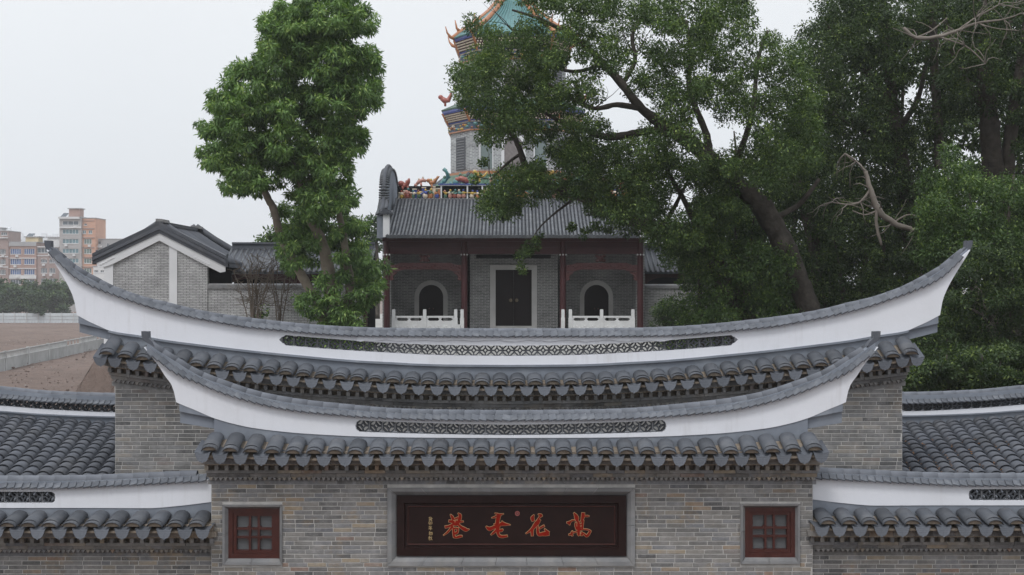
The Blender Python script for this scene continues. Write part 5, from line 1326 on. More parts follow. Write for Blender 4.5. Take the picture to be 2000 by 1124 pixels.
GRP = 'courtyard walls beside the hall'
def court(x0, x1, label, label2, seed):
    D6 = 58.05 if x0 < 0 else 67.2; cop0, cop1 = Z(564, 58), Z(554, 58)
    W_ = thing('courtyard_enclosure', label, 'wall', ((x0+x1)/2, Y(D6), TZ))
    mb = MB(); mb.box(x0, x1, Y(D6), Y(D6)+.35, TZ, cop0); mb.build('brickwork', MT['house_brick'] if x0 < 0 else MT['hall_brick'], W_)
    mb = MB(); x = x0; i = 0
    while x < x1-.01:
        l = min(.62, x1-x); mb = MB(); mb.prismx([(Y(D6)-.07, cop0+.001), (Y(D6)+.42, cop0+.001), (Y(D6)+.42, cop1-.07), (Y(D6)+.3, cop1), (Y(D6)+.05, cop1), (Y(D6)-.07, cop1-.07)][::-1], x+.003, x+l-.003); mb.build('coping_stone', MT['trim'], W_); x += l
    K_ = thing('covered_gallery', label2, 'walkway', ((x0+x1)/2, Y(D6+3), TZ))
    dE, dR = D6+2.2, D6+5.2; ze_, zr2 = Z(531, dE), Z(487, dR)
    mb = MB(); mb.add([(x0,Y(dE),ze_),(x1,Y(dE),ze_),(x1,Y(dR),zr2),(x0,Y(dR),zr2),(x0,Y(dE),ze_-.1),(x1,Y(dE),ze_-.1),(x1,Y(dR),zr2-.25),(x0,Y(dR),zr2-.25)], [(0,1,2,3),(4,5,1,0),(7,6,5,4),(0,3,7,4),(1,5,6,2)]); rf = mb.build('roof_slope', MT['tile_dark'], K_)
    n = int((x1-x0)/.24)
    for i in range(n+1):
        x = x0+(x1-x0)*i/n; mb = MB(); mb.tube([(Vector((x, Y(dE)-.05, ze_+.02)), .065), (Vector((x, Y((dE+dR)/2), (ze_+zr2)/2-.04)), .06), (Vector((x, Y(dR), zr2+.02)), .06)], 6); mb.build('tile_row', MT['tile_hall'], rf, smooth=True)
    mb = MB(); mb.box(x0, x1, Y(dR)-.12, Y(dR)+.2, zr2-.1, zr2+.22); mb.box(x0, x1, Y(dR)-.18, Y(dR)+.26, zr2+.221, zr2+.30); mb.build('roof_ridge', MT['tile_dark'], K_)
    mb = MB(); mb.box(x0, x1, Y(dR)+.3, Y(dR)+.4, TZ, zr2-.05); mb.build('rear_wall', MT['black'], K_)  # coloured near-black, so the shade under the walk is painted in
    nb = max(2, int((x1-x0)/2.2))
    for i in range(nb+1):
        x = x0+.15+(x1-x0-.3)*i/nb; mb = MB(); mb.tube([(Vector((x, Y(dE)+.35, TZ+.001)), .1), (Vector((x, Y(dE)+.35, ze_-.02)), .1)], 10); mb.build('post', MT['maroon'], K_)
    mb = MB(); mb.box(x0, x1, Y(dE)+.29, Y(dE)+.41, ze_-.22, ze_-.101); mb.build('beam', MT['maroon'], K_)
    for i in range(nb):                       # arched lattice hangings between posts
        xa_, xb_ = x0+.25+(x1-x0-.3)*i/nb, x0+.05+(x1-x0-.3)*(i+1)/nb; mb = MB(); n2 = 10; xs = [xa_+(xb_-xa_)*q/n2 for q in range(n2+1)]
        mb.strip(xs, [ze_-.221]*(n2+1), [ze_-.28-.34*abs(2*q/n2-1)**3 for q in range(n2+1)], Y(dE)+.32, Y(dE)+.38); mb.build('hanging_fret', MT['maroon'], K_)
court(hx5(405), X(745, 66)-.05, 'grey brick courtyard wall behind the leafy multi-stemmed tree', 'dark tiled covered walk between the gabled house and the hall', 1)
court(X(1262, 66)+.06, 13.5, 'grey brick courtyard wall behind the banyan trunks', 'dark tiled covered walk on the banyan side of the hall', 2)
# ================================================================ far town, fences and street lamp on the field's edge
GL_BLUE = glass_mat('blue_window_glass', (.05,.10,.24)); GL_TEAL = glass_mat('teal_window_glass', (.10,.19,.22)); GL_DARK = glass_mat('dark_window_glass', (.06,.08,.10)); GL_GREEN = glass_mat('green_window_glass', (.10,.15,.13))
FC = {n: M('facade_'+n, c, .85, .12, .25, stain=tuple(v*.75 for v in c), stain_amt=.4, stain_scale=.15) for n, c in dict(brick=(.36,.24,.205), grey=(.36,.345,.34), orange=(.52,.30,.21), white=(.62,.62,.62), concrete=(.36,.36,.365), yellow=(.58,.48,.30), brown=(.32,.24,.22), pale=(.60,.62,.64)).items()}
def apartment(label, d, x0p, x1p, ytop, fac, wins, bands=(), depth=12.0, extras=(), name='apartment_block', base=0.0):
    """front elevation from photo pixels; wins: (x0, x1, y0, y1, glass, n_mullions, arched)"""
    A_ = thing(name, label, 'building', (X((x0p+x1p)/2, d), Y(d), 0))
    x0, x1, zt_ = X(x0p, d), X(x1p, d), Z(ytop, d); y0 = Y(d); k_ = d/F
    ops = [(X(a, d), X(b_, d), Z(c1, d), Z(c0, d)) for a, b_, c0, c1, *_ in wins]
    mb = MB(); cells_mesh(mb, [x0, x1], [0, zt_], ops, y0, y0+.5); mb.box(x0, x1, y0+.501, y0+depth, 0, zt_-.001); mb.build('wall', FC[fac], A_)
    mb = MB(); mb.box(x0-.15, x1+.15, y0-.15, y0+depth, zt_, zt_+.25); mb.build('roof_slab', FC['concrete'], A_)
    for (a, b_, c0, c1, gl, nm, ar), (wx0, wx1, wz0, wz1) in zip(wins, ops):
        mb = MB(); fw = .10
        mb.box(wx0, wx1, y0+.12, y0+.22, wz1-fw, wz1); mb.box(wx0, wx1, y0+.12, y0+.22, wz0, wz0+fw); mb.box(wx0, wx0+fw, y0+.12, y0+.22, wz0+fw, wz1-fw); mb.box(wx1-fw, wx1, y0+.12, y0+.22, wz0+fw, wz1-fw)
        for q in range(1, nm+1): c = wx0+(wx1-wx0)*q/(nm+1); mb.box(c-.05, c+.05, y0+.12, y0+.22, wz0+fw, wz1-fw)
        if ar:
            n = 10; c = (wx0+wx1)/2; r_ = (wx1-wx0)/2
            for q in range(n):
                t0, t1 = math.pi*q/n, math.pi*(q+1)/n; mb.prism([(c+r_*math.cos(t0), wz1+r_*.45*math.sin(t0)), (c+r_*math.cos(t1), wz1+r_*.45*math.sin(t1)), (c+r_*.8*math.cos(t1), wz1+r_*.36*math.sin(t1)), (c+r_*.8*math.cos(t0), wz1+r_*.36*math.sin(t0))], y0-.05, y0+.02)
        w_ = mb.build('window', FC['white'], A_)
        mb = MB(); mb.box(wx0+.02, wx1-.02, y0+.20, y0+.215, wz0+.02, wz1-.02); mb.build('pane', gl, w_)
        mb = MB(); mb.box(wx0-.1, wx1+.1, y0-.12, y0+.1, wz0-.12, wz0-.001); mb.build('sill', FC['white'], w_)
    rr_ = random.Random(int(x0p*7+x1p))
    for (wx0, wx1, wz0, wz1) in ops:              # air conditioners under some windows
        if rr_.random() < .45 and wz0 > 6 and wx1-wx0 > 1.2:
            c = wx0+(wx1-wx0)*rr_.uniform(.2, .8); mb = MB(); mb.box(c-.45, c+.45, y0-.55, y0-.125, wz0-.95, wz0-.3); mb.tube([(Vector((c-.1, y0-.56, wz0-.62)), .24), (Vector((c-.1, y0-.60, wz0-.62)), .20)], 10); mb.build('air_conditioner', FC['white'], A_)
    for a, b_, c0, c1, f_, pr in bands:
        mb = MB(); mb.box(X(a, d), X(b_, d), y0-pr, y0-.001, Z(c1, d), Z(c0, d)); mb.build('facade_band', FC[f_], A_)
    for a, b_, c0, c1, f_, nm_ in extras:       # huts and tanks on the roof
        mb = MB(); mb.box(X(a, d), X(b_, d), y0+1.5, y0+6, zt_+.251, Z(c0, d)); e_ = mb.build(nm_, FC[f_], A_)
        mb = MB(); mb.box(X(a, d)-.4, X(b_, d)+.4, y0+1.1, y0+6.4, Z(c0, d)+.001, Z(c0, d)+.3); mb.build('hut_roof', FC['concrete'], e_)
    return A_
DA = 475
apartment('brick apartment block with tilted sheet roof at the left end of the terrace', DA, -45, 16.5, 452, 'brown',
          [(0,11,487,497,GL_DARK,3,0),(0,11,507,517,GL_DARK,3,0),(0,11,527,537,GL_DARK,3,0),(-22,-8,487,497,GL_BLUE,2,0),(-22,-8,507,517,GL_BLUE,2,0),(-22,-8,527,537,GL_BLUE,2,0),(2,14,454,460,GL_DARK,2,0)],
          [(-45,16,464,466,'white',.5),(-45,16,501,503,'white',.12),(-45,16,521,523,'white',.12)], extras=[(-30,0,446,451,'white','roof_hut')])
apartment('red brick apartment block with wide blue windows and white base behind the street trees', DA+.5, 17, 71, 474, 'brick',
          [(a, b_, c, c+11, GL_BLUE, 4, 0) for c in (486, 506, 526) for a, b_ in ((20,41),(47,67.5))]+[(20,41,546,556,GL_DARK,3,0),(47,67.5,546,556,GL_DARK,3,0)],
          [(17,71,504,505.5,'white',.15),(17,71,524,525.5,'white',.15),(17,71,538,545,'white',.2),(17,71,474,481,'concrete',.3)], extras=[(47,72,463.5,472,'yellow','roof_hut')])
ap = bpy.data.objects[-1] if False else None
apartment('low brick apartment block with arched windows between the blue-windowed block and the grey tower', DA+1, 71.5, 115.5, 483, 'brown',
          [(80,92,507,514,GL_DARK,3,1),(96,108,507,514,GL_DARK,3,1),(80,92,524,534,GL_DARK,3,0),(96,108,524,534,GL_DARK,3,0),(80,92,544,553,GL_DARK,3,0),(96,108,544,553,GL_DARK,3,0),(73,115,484.5,494.5,GL_DARK,5,0)],
          [(71.5,115.5,481.5,483.5,'white',.3),(71.5,115.5,499,500.5,'white',.15)], extras=[(90,115,464.5,480,'white','roof_hut')])
apartment('tall grey tower block with teal strip windows and brick rooftop hut', DA-1, 116, 159, 425, 'grey',
          [(122,153.5,432,440,GL_DARK,2,0),(122,153.5,448,457.5,GL_TEAL,4,0),(122,153.5,467,476,GL_TEAL,4,0),(122,153.5,486,495,GL_TEAL,4,0),(122,153.5,505,514,GL_TEAL,4,0),(122,153.5,524,533,GL_TEAL,4,0)],
          [(114.5,156,424,428,'white',.6),(117,159,443,446,'white',.5)], extras=[(132,153,408,424,'brick','roof_hut')], depth=16)
apartment('narrow orange apartment block attached to the grey tower', DA, 159.5, 186.5, 427, 'orange',
          [(164,179,c,c+10,GL_GREEN,2,0) for c in (467,486,505,524)]+[(164,170,437,440.5,GL_DARK,0,0),(161,168,450,457,GL_TEAL,1,0),(173,180,450,457,GL_TEAL,1,0)],
          [(159.5,184,446,447.5,'brown',.2),(159.5,184,464,465.5,'brown',.2),(159.5,184,483,484.5,'brown',.2),(159.5,184,502,503.5,'brown',.2),(159.5,184,521,522.5,'brown',.2),(159.5,184,431,432,'brown',.2)])
apartment('grey concrete block with white balcony bands behind the gabled house', DA+3, 187.5, 250, 468, 'concrete',
          [(189,197,471,478,GL_DARK,1,0),(208,214,475,483,GL_DARK,1,0),(226,240,475,483,GL_DARK,2,0),(189,197,490,500,GL_DARK,1,0),(208,214,495,503,GL_DARK,1,0),(189,197,512,520,GL_DARK,1,0)],
          [(187.5,200,480,484,'white',.8),(187.5,200,501,505,'white',.8),(187.5,200,521,525,'white',.8)])
apartment('plain white low house between the orange block and the gabled house', DA-60, 182, 206, 521, 'white', [(184,192,528,533,GL_DARK,2,0),(196,203,528,533,GL_DARK,1,0)], name='low_house')
# tilted panels on two roofs
for px0, px1, py0, py1, lab, nm_ in ((50, 66, 456, 463, 'dark tilted solar heater on the yellow roof hut', 'solar_panel'), (118, 132, 416, 423.5, 'tilted solar heater beside the brick rooftop hut', 'solar_panel')):
    d_ = DA+3; T_ = thing(nm_, lab, 'solar panel', (X((px0+px1)/2, d_), Y(d_), Z(py1, d_)))
    mb = MB(); mb.add([(X(px0, d_),Y(d_),Z(py1, d_)),(X(px1-4, d_),Y(d_),Z(py1, d_)),(X(px1, d_),Y(d_)+1.4,Z(py0, d_)),(X(px0+4, d_),Y(d_)+1.4,Z(py0, d_)),
        (X(px0, d_),Y(d_)+.1,Z(py1, d_)-.1),(X(px1-4, d_),Y(d_)+.1,Z(py1, d_)-.1),(X(px1, d_),Y(d_)+1.5,Z(py0, d_)-.1),(X(px0+4, d_),Y(d_)+1.5,Z(py0, d_)-.1)], [(0,1,2,3),(7,6,5,4),(0,4,5,1),(2,6,7,3),(1,5,6,2),(3,7,4,0)]); mb.build('collector', GL_DARK, T_)
    for px in (px0+5, px1-1): mb = MB(); mb.tube([(Vector((X(px, d_), Y(d_)+1.45, Z(py0, d_)-.1)), .06), (Vector((X(px, d_), Y(d_)+1.45, Z(py1+.8, d_))), .06)], 6); mb.build('leg', FC['concrete'], T_)
mb = MB(); d_ = DA+4
mb.add([(X(-6, d_),Y(d_),Z(450, d_)),(X(11, d_),Y(d_),Z(449, d_)),(X(14.5, d_),Y(d_)+4,Z(443.5, d_)),(X(-4, d_),Y(d_)+4,Z(444.5, d_)),(X(-6, d_),Y(d_),Z(450, d_)-.12),(X(11, d_),Y(d_),Z(449, d_)-.12),(X(14.5, d_),Y(d_)+4,Z(443.5, d_)-.12),(X(-4, d_),Y(d_)+4,Z(444.5, d_)-.12)], [(0,1,2,3),(7,6,5,4),(0,4,5,1),(2,6,7,3),(1,5,6,2),(3,7,4,0)])
SH = thing('sheet_canopy', 'pale sheet metal canopy propped on the leftmost apartment roof', 'canopy', (X(4, d_), Y(d_), Z(452, d_)))
mb.build('sheet', FC['pale'], SH)
for px, yy in ((-3, 0), (9, 0), (13, 4), (-2, 4)): mb = MB(); mb.tube([(Vector((X(px, d_), Y(d_)+yy, Z(452, d_)+.2)), .06), (Vector((X(px, d_), Y(d_)+yy, Z(449.5 if yy == 0 else 444.5, d_))), .06)], 6); mb.build('post', FC['concrete'], SH)
# towers in the haze; part of the fade is put into their pale wall colour
for a, b_, t_, dd, lab in ((22,30,467,2200,'narrow pale tower in the haze over the blue-windowed block, lower of its pair'),(30,44,461,2250,'broad pale tower in the haze over the blue-windowed block next to the yellow hut'),
        (76,90,461,2300,'broad pale tower in the haze between the yellow hut and the white roof hut'),(91,97,466,2200,'low narrow pale tower in the haze directly over the white roof hut'),
        (97,113,462,2350,'wide pale tower in the haze beside the grey tower block'),(187,196,462,2250,'pale tower in the haze beside the orange apartment block')):
    T_ = thing('distant_tower', lab, 'building', (X((a+b_)/2, dd), Y(dd), 0), 'high-rise towers in the haze')
    x0, x1 = X(a, dd), X(b_, dd); mb = MB(); mb.box(x0, x1, Y(dd), Y(dd)+16, 0, Z(t_, dd)); q = (x1-x0)*.2
    mb.box(x0+q, x1-q, Y(dd)+4, Y(dd)+12, Z(t_, dd)+.01, Z(t_, dd)+4.5); mb.build('wall', FC['pale'], T_)
    for fl in range(int(Z(t_, dd)/6)):
        mb = MB(); z_ = 3+fl*6.0
        if z_+2 > Z(t_, dd): break
        mb.box(x0+q*.4, x1-q*.4, Y(dd)-.15, Y(dd)-.01, z_, z_+2.2); mb.build('window_band', GL_DARK, T_)
# sheet hoarding at the far edge of the field
FN = thing('site_hoarding', 'pale grey sheet metal hoarding along the far edge of the dirt field', 'fence', (X(60, 322), Y(322), 0))
HMAT = M('pale_sheet_metal', (.52,.55,.57), .6, .08, .3)
for i in range(-3, 14):
    x0 = X(-40+i*23, 322)+.0; x1 = X(-40+(i+1)*23, 322)
    if x0 < X(-60, 322): continue
    mb = MB(); n = 8; q = [x0+.05+(x1-x0-.1)*t/n for t in range(n+1)]
    vs = [(x_, Y(322)+.06*(t % 2), z_) for z_ in (.05, 2.25) for t, x_ in enumerate(q)]; vs += [(x_, y_+.03, z_) for x_, y_, z_ in vs]
    N = n+1; mb.add(vs, [(t, t+1, N+t+1, N+t) for t in range(n)]+[(2*N+t+1, 2*N+t, 3*N+t, 3*N+t+1) for t in range(n)]+[(N+t, N+t+1, 3*N+t+1, 3*N+t) for t in range(n)]); mb.build('panel', HMAT, FN)
    mb = MB(); mb.box(x0-.05, x0+.05, Y(322)-.14, Y(322)-.02, 0, 2.4); mb.build('post', MT['stone'], FN)
    for z_ in (.9, 1.6): mb = MB(); mb.box(x0+.06, x1-.06, Y(322)-.10, Y(322)-.03, z_, z_+.06); mb.build('rail', MT['stone'], FN)
# precast concrete wall across the field
CW = thing('concrete_fence', 'precast concrete fence with open slatted top crossing the dirt field', 'fence', (X(0, 132), Y(132), 0))
CM = M('weathered_concrete', (.40,.405,.40), .9, .15, .5, stain=(.27,.275,.27), stain_amt=.6, stain_scale=.6, bmp=.3, bscale=3)
p0, p1 = Vector((-47.6, Y(128), 0)), Vector((-57.5, Y(222), 0)); nsec = 10
for i in range(nsec):
    a, b_ = p0.lerp(p1, i/nsec), p0.lerp(p1, (i+1)/nsec); t = (b_-a).normalized(); nn = Vector((t.y, -t.x, 0)); L = (b_-a).length
    def blk(mb, s0, s1, z0, z1, th): 
        q = [a+t*s0-nn*th, a+t*s1-nn*th, a+t*s1+nn*th, a+t*s0+nn*th]; vs = [(v.x, v.y, z0) for v in q]+[(v.x, v.y, z1) for v in q]
        mb.add(vs, [(0,1,5,4),(1,2,6,5),(2,3,7,6),(3,0,4,7),(4,5,6,7)])
    mb = MB(); blk(mb, .15, L-.15, 0, 1.2, .06)
    for q in range(18): blk(mb, .3+(L-.6)*q/18, .3+(L-.6)*q/18+.16, .06, 1.12, .085)
    blk(mb, .15, L-.15, 1.201, 1.27, .10); mb.build('panel', CM, CW)
    mb = MB(); blk(mb, -.14, .149, 0, 1.95, .12); mb.build('post', CM, CW)
    mb = MB(); n = 14
    if not (i in (4, 6)):
        for q in range(n): blk(mb, .3+(L-.6)*(q+.3)/n, .3+(L-.6)*(q+.3)/n+.14, 1.271, 1.78, .05)
    else:
        for q in range(0, n, 3): blk(mb, .3+(L-.6)*(q+.3)/n, .3+(L-.6)*(q+.3)/n+.14, 1.271, 1.78, .05)
    blk(mb, .15, L-.15, 1.781, 1.88, .07); tag(mb.build('slatted_top', CM, CW), kind='stuff')
# street lamp
dl = 350; SL = thing('street_lamp', 'single-armed street lamp in front of the roadside trees', 'street lamp', (X(29, dl), Y(dl), 0))
LMT = M('lamp_paint', (.62,.63,.64), .5, .05, 1)
bx_ = X(29, dl); mb = MB(); mb.tube([(Vector((bx_, Y(dl), 0)), .11), (Vector((bx_, Y(dl), 3)), .09), (Vector((bx_, Y(dl), 6.2)), .075)], 8); mb.build('pole', LMT, SL)
mb = MB(); mb.tube([(Vector((bx_, Y(dl), 6.2)), .075), (Vector((bx_-.06, Y(dl), 6.7)), .07), (Vector((bx_-.3, Y(dl), 7.02)), .06), (Vector((bx_-.6, Y(dl), 7.08)), .06)], 8); mb.build('arm', LMT, SL, smooth=True)
mb = MB(); mb.ellipsoid((bx_-.75, Y(dl), 7.06), (.32, .16, .12)); mb.build('lamp_head', LMT, SL, smooth=True)
mb = MB(); mb.box(bx_-.14, bx_+.14, Y(dl)-.14, Y(dl)+.14, 2.6, 3.0); mb.build('control_box', LMT, SL)
# ================================================================ trees
def quad_mesh(name, V, tone, mat):
    """V: (n, 4, 3) leaf corners"""
    n = len(V); me = bpy.data.meshes.new(name)
    me.vertices.add(4*n); me.vertices.foreach_set('co', V.reshape(-1).astype(np.float32))
    me.loops.add(4*n); me.loops.foreach_set('vertex_index', np.arange(4*n, dtype=np.int32))
    me.polygons.add(n); me.polygons.foreach_set('loop_start', np.arange(0, 4*n, 4, dtype=np.int32))
    try: me.polygons.foreach_set('loop_total', np.full(n, 4, dtype=np.int32))
    except Exception: pass
    me.materials.append(mat); at = me.attributes.new('tone', 'FLOAT', 'POINT'); at.data.foreach_set('value', np.repeat(tone, 4).astype(np.float32))
    me.update(); me.validate(); return me
def leaves(C, RAD, n_per, size, rs, droop=0.3, aspect=0.42, shell=0.5, flat=0.75, outer=None):
    """leaf quads on clumps; C (m,3) centres, RAD (m,) radii"""
    m = len(C); idx = np.repeat(np.arange(m), n_per); n = len(idx)
    dirs = rs.normal(size=(n, 3)); dirs /= np.linalg.norm(dirs, axis=1, keepdims=True)
    rad = RAD[idx]*(shell+(1-shell)*rs.rand(n))**0.7*(.75+.5*rs.rand(n))
    p = C[idx]+dirs*rad[:, None]*np.array([1, 1, flat])
    ax = dirs*0.7+rs.normal(size=(n, 3))*0.55; ax[:, 2] -= droop; ax /= np.linalg.norm(ax, axis=1, keepdims=True)
    nr = dirs*.5+rs.normal(size=(n, 3))*.45; nr[:, 2] += .75
    sd = np.cross(ax, nr); sd /= (np.linalg.norm(sd, axis=1, keepdims=True)+1e-9)
    L = size*(.65+.7*rs.rand(n)); W = L*aspect
    V = np.stack([p, p+ax*(L*.45)[:, None]+sd*(W*.5)[:, None], p+ax*L[:, None], p+ax*(L*.45)[:, None]-sd*(W*.5)[:, None]], 1)
    ct = rs.rand(m)[idx]
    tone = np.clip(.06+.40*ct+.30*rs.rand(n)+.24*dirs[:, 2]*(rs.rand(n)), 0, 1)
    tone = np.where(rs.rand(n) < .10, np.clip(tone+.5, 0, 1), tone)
    return V, tone
def in_poly(x, y, poly):
    c = False; n = len(poly)
    for i in range(n):
        x0, y0 = poly[i]; x1, y1 = poly[(i+1) % n]
        if (y0 > y) != (y1 > y) and x < (x1-x0)*(y-y0)/(y1-y0)+x0: c = not c
    return c
def clumps_in(poly, n, d0, d1, r0, r1, rs, gaps=()):
    xs = [p[0] for p in poly]; ys = [p[1] for p in poly]; C = []; RD = []; tries = 0
    while len(C) < n and tries < n*60:
        tries += 1; x = rs.uniform(min(xs), max(xs)); y = rs.uniform(min(ys), max(ys))
        if not in_poly(x, y, poly): continue
        r = rs.uniform(r0, r1)
        if any((x-gx)**2+(y-gy)**2 < (gr+r*.55)**2 for gx, gy, gr in gaps): continue
        d = rs.uniform(d0, d1); C.append(tuple(P(x, y, d))); RD.append(r/F*d)
    return np.array(C), np.array(RD)
def limb(mb, pts, d, rr, wob=.06, sides=9):
    """pts: (px, py, radius px[, distance]) -> tapered, slightly knotted limb"""
    q = [(P(p[0], p[1], p[3] if len(p) > 3 else d), p[2]/F*(p[3] if len(p) > 3 else d)) for p in pts]; out = []
    for i in range(len(q)-1):
        p0 = q[max(i-1, 0)]; p1 = q[i]; p2 = q[i+1]; p3 = q[min(i+2, len(q)-1)]
        for j in range(5):
            t = j/5; v = 0.5*((2*p1[0])+(p2[0]-p0[0])*t+(2*p0[0]-5*p1[0]+4*p2[0]-p3[0])*t*t+(3*p1[0]-p0[0]-3*p2[0]+p3[0])*t**3)
            r = p1[1]+(p2[1]-p1[1])*t; out.append((v+Vector((rr.uniform(-1, 1), rr.uniform(-1, 1), rr.uniform(-1, 1)))*wob*r, r*rr.uniform(.92, 1.1)))
    out.append(q[-1]); mb.tube(out, sides)
def twigs(mb, starts, rr, d, n, L, r0):
    """short side branches"""
    for (x, y) in starts:
        for _ in range(n):
            p = P(x, y, d+rr.uniform(-1, 1)); v = Vector((rr.uniform(-1, 1), rr.uniform(-.6, .6), rr.uniform(-.1, 1))).normalized(); pts = [(p, r0)]
            for k_ in range(4):
                v = (v+Vector((rr.uniform(-.4, .4), rr.uniform(-.4, .4), rr.uniform(-.3, .4)))).normalized(); p = p+v*L/4; pts.append((p, r0*(1-.22*(k_+1))))
            mb.tube(pts, 5)
BARK = M('grey_brown_bark', (.058,.049,.041), .95, .45, 4, bmp=1.0, bscale=5, bdist=.06, stain=(.115,.10,.085), stain_amt=.6, stain_scale=1.6)
BARK_P = M('pale_bark', (.20,.165,.13), .95, .3, 3, bmp=.8, bscale=8, stain=(.27,.24,.20), stain_amt=.5, stain_scale=2)
TWIG = M('dead_twig', (.20,.175,.15), .95, .2, 3)
LF_L = leaf_mat('drooping_leaf', (.040,.082,.028), (.150,.255,.075), (.34,.45,.14))
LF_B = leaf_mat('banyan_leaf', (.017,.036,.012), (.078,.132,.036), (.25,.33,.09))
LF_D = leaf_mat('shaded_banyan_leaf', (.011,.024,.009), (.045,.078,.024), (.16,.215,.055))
LF_S = leaf_mat('shrub_leaf', (.016,.036,.011), (.070,.125,.033), (.21,.29,.075))
LF_F = leaf_mat('roadside_leaf', (.018,.042,.020), (.045,.085,.032), (.105,.155,.055), .2)
def tree(name, label, d, limbs, groups, leaf, size, seed, bark=BARK, group=None, ground=None, aspect=.42, droop=.3, twig=None, cat='tree'):
    """limbs: lists of (px, py, r px); groups: (centres, radii, leaves per clump)"""
    rs = np.random.RandomState(seed); rr = random.Random(seed); bx = limbs[0][0][0]
    T_ = thing(name, label, cat, (X(bx, d), Y(d), ground if ground is not None else TZ), group)
    mb = MB()
    for l in limbs: limb(mb, l, d, rr)
    if twig: twigs(mb, twig[0], rr, d, twig[1], twig[2], twig[3])
    mb.build('trunk', bark, T_, smooth=True)
    Vs, Ts = [], []
    for C, RD, n_per, kw in groups:
        if len(C) == 0: continue
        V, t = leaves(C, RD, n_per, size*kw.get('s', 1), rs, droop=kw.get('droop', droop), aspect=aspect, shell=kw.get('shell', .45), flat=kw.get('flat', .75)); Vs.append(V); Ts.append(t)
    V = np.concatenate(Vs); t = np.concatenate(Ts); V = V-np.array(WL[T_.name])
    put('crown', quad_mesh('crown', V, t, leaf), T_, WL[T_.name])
    return T_
def spots(lst, d, dj, rs, k_=1.0, sub=5):
    """big lobes (px, py, r px) broken into smaller clumps"""
    C, RD = [], []
    for x, y, r in lst:
        n = max(3, int(sub*(r/45.0)**2*2.2))
        for _ in range(n):
            a = rs.uniform(0, 2*math.pi); q = r*math.sqrt(rs.rand())*.85; dd = d+rs.uniform(-dj, dj)*math.sqrt(max(0, 1-(q/r)**2)); cr = rs.uniform(13, 22)*k_
            C.append(tuple(P(x+q*math.cos(a), y+q*math.sin(a)*.95, dd))); RD.append(cr/F*dd)
    return np.array(C), np.array(RD)

# ---- tall multi-stemmed tree in front of the courtyard wall
rs = np.random.RandomState(3); DT = 53.0
lobes = [(560,45,52),(640,15,70),(700,40,38),(600,70,60),(530,60,32),(545,115,55),(640,115,70),(708,120,42),(480,165,50),(440,190,38),(405,245,26),(470,240,60),(560,205,66),(645,205,62),(700,200,42),(718,165,28),
         (425,300,40),(485,305,52),(555,285,60),(635,285,58),(685,270,34),(460,350,34),(505,350,34),(590,345,50),(650,340,42),(612,395,46),(665,385,34)]
low = [(555,415,20),(610,440,30),(660,435,34),(692,440,24),(575,455,26),(556,495,26),(690,485,34),(640,480,24),(566,520,18),(705,530,34),(655,535,22),(735,545,16),(742,520,12),(590,478,20),(650,470,20),(600,505,16)]
front = [(612,592,30),(645,610,32),(690,598,34),(722,572,22),(665,628,24),(590,575,16),(700,625,20),(740,550,12),(575,515,14),(565,490,14),(700,480,20),(715,520,18),(668,500,9),(690,440,22),(668,455,14),(708,500,18),(672,545,16),(625,545,14),(605,470,14),(560,455,14),(715,555,20),(655,575,18)]
C, RD = spots(lobes, DT, 3.2, rs, .72, 18)
Ca, Ra = spots(low, DT+2.6, .9, rs, .8, 13); Cb, Rb = spots(front, DT-.6, .7, rs, .75, 9)
tree('broadleaf_tree', 'tall bright green multi-stemmed tree in front of the courtyard wall', DT,
     [[(690,690,13),(684,650,12),(680,600,11),(684,560,9.5),(676,500,8),(668,445,6.5),(655,380,5),(640,300,4),(650,200,3),(645,90,2)],
      [(662,690,14),(655,640,12),(648,580,12),(640,520,12),(628,470,10),(605,425,8),(590,370,6.5),(570,300,5),(555,200,4),(560,90,2)],
      [(645,690,13),(636,640,11),(618,590,9.5),(595,548,9),(572,508,8.5),(548,460,8),(535,410,7.5),(522,385,7),(500,330,5),(480,250,4),(470,180,2)],
      [(522,385,4),(490,350,3.5),(450,320,2.5),(420,290,1.5)],[(590,370,4),(630,320,3.5),(680,260,2.5),(705,190,1.5)],[(640,300,3),(600,220,2.5),(545,120,1.5)]],
     [(C, RD, 105, dict(flat=.7)), (Ca, Ra, 120, dict(flat=.6)), (Cb, Rb, 120, dict(flat=.6))], LF_L, .195, 31, bark=BARK_P, aspect=.30, droop=.75)
# ---- banyans on the forest side
rs = np.random.RandomState(8)
PGAP = [(1003,292,22),(945,295,13),(1057,288,13),(903,92,14),(1000,22,22),(960,32,14),(925,8,18),(985,60,9),(940,80,8),(1095,150,12),(930,245,9)]
GAPS = PGAP+[(1195,170,22),(1225,232,30),(1260,205,16),(1185,215,12),(1375,235,22),(1410,275,22),(1440,250,12),(1320,390,16),(1345,375,12),(1510,5,42),(1545,15,25),(1780,180,13),(1265,60,9),(1310,75,9),(1240,100,8),(1080,55,10),(1120,130,12),(1010,130,8),(1060,230,12),(1470,160,8),(1330,150,7)]
crown1 = [(905,-40),(1470,-40),(1480,60),(1560,90),(1600,200),(1590,330),(1500,380),(1420,330),(1330,300),(1240,280),(1130,250),(1010,240),(920,225),(890,190),(893,130),(915,80)]
C1, R1 = clumps_in(crown1, 760, 40.5, 47.5, 15, 30, rs, GAPS)
C1b, R1b = clumps_in([(885,120),(1000,60),(1090,110),(1080,240),(930,235),(888,190)], 45, 42, 46, 14, 26, rs, PGAP)
D7 = 45.0
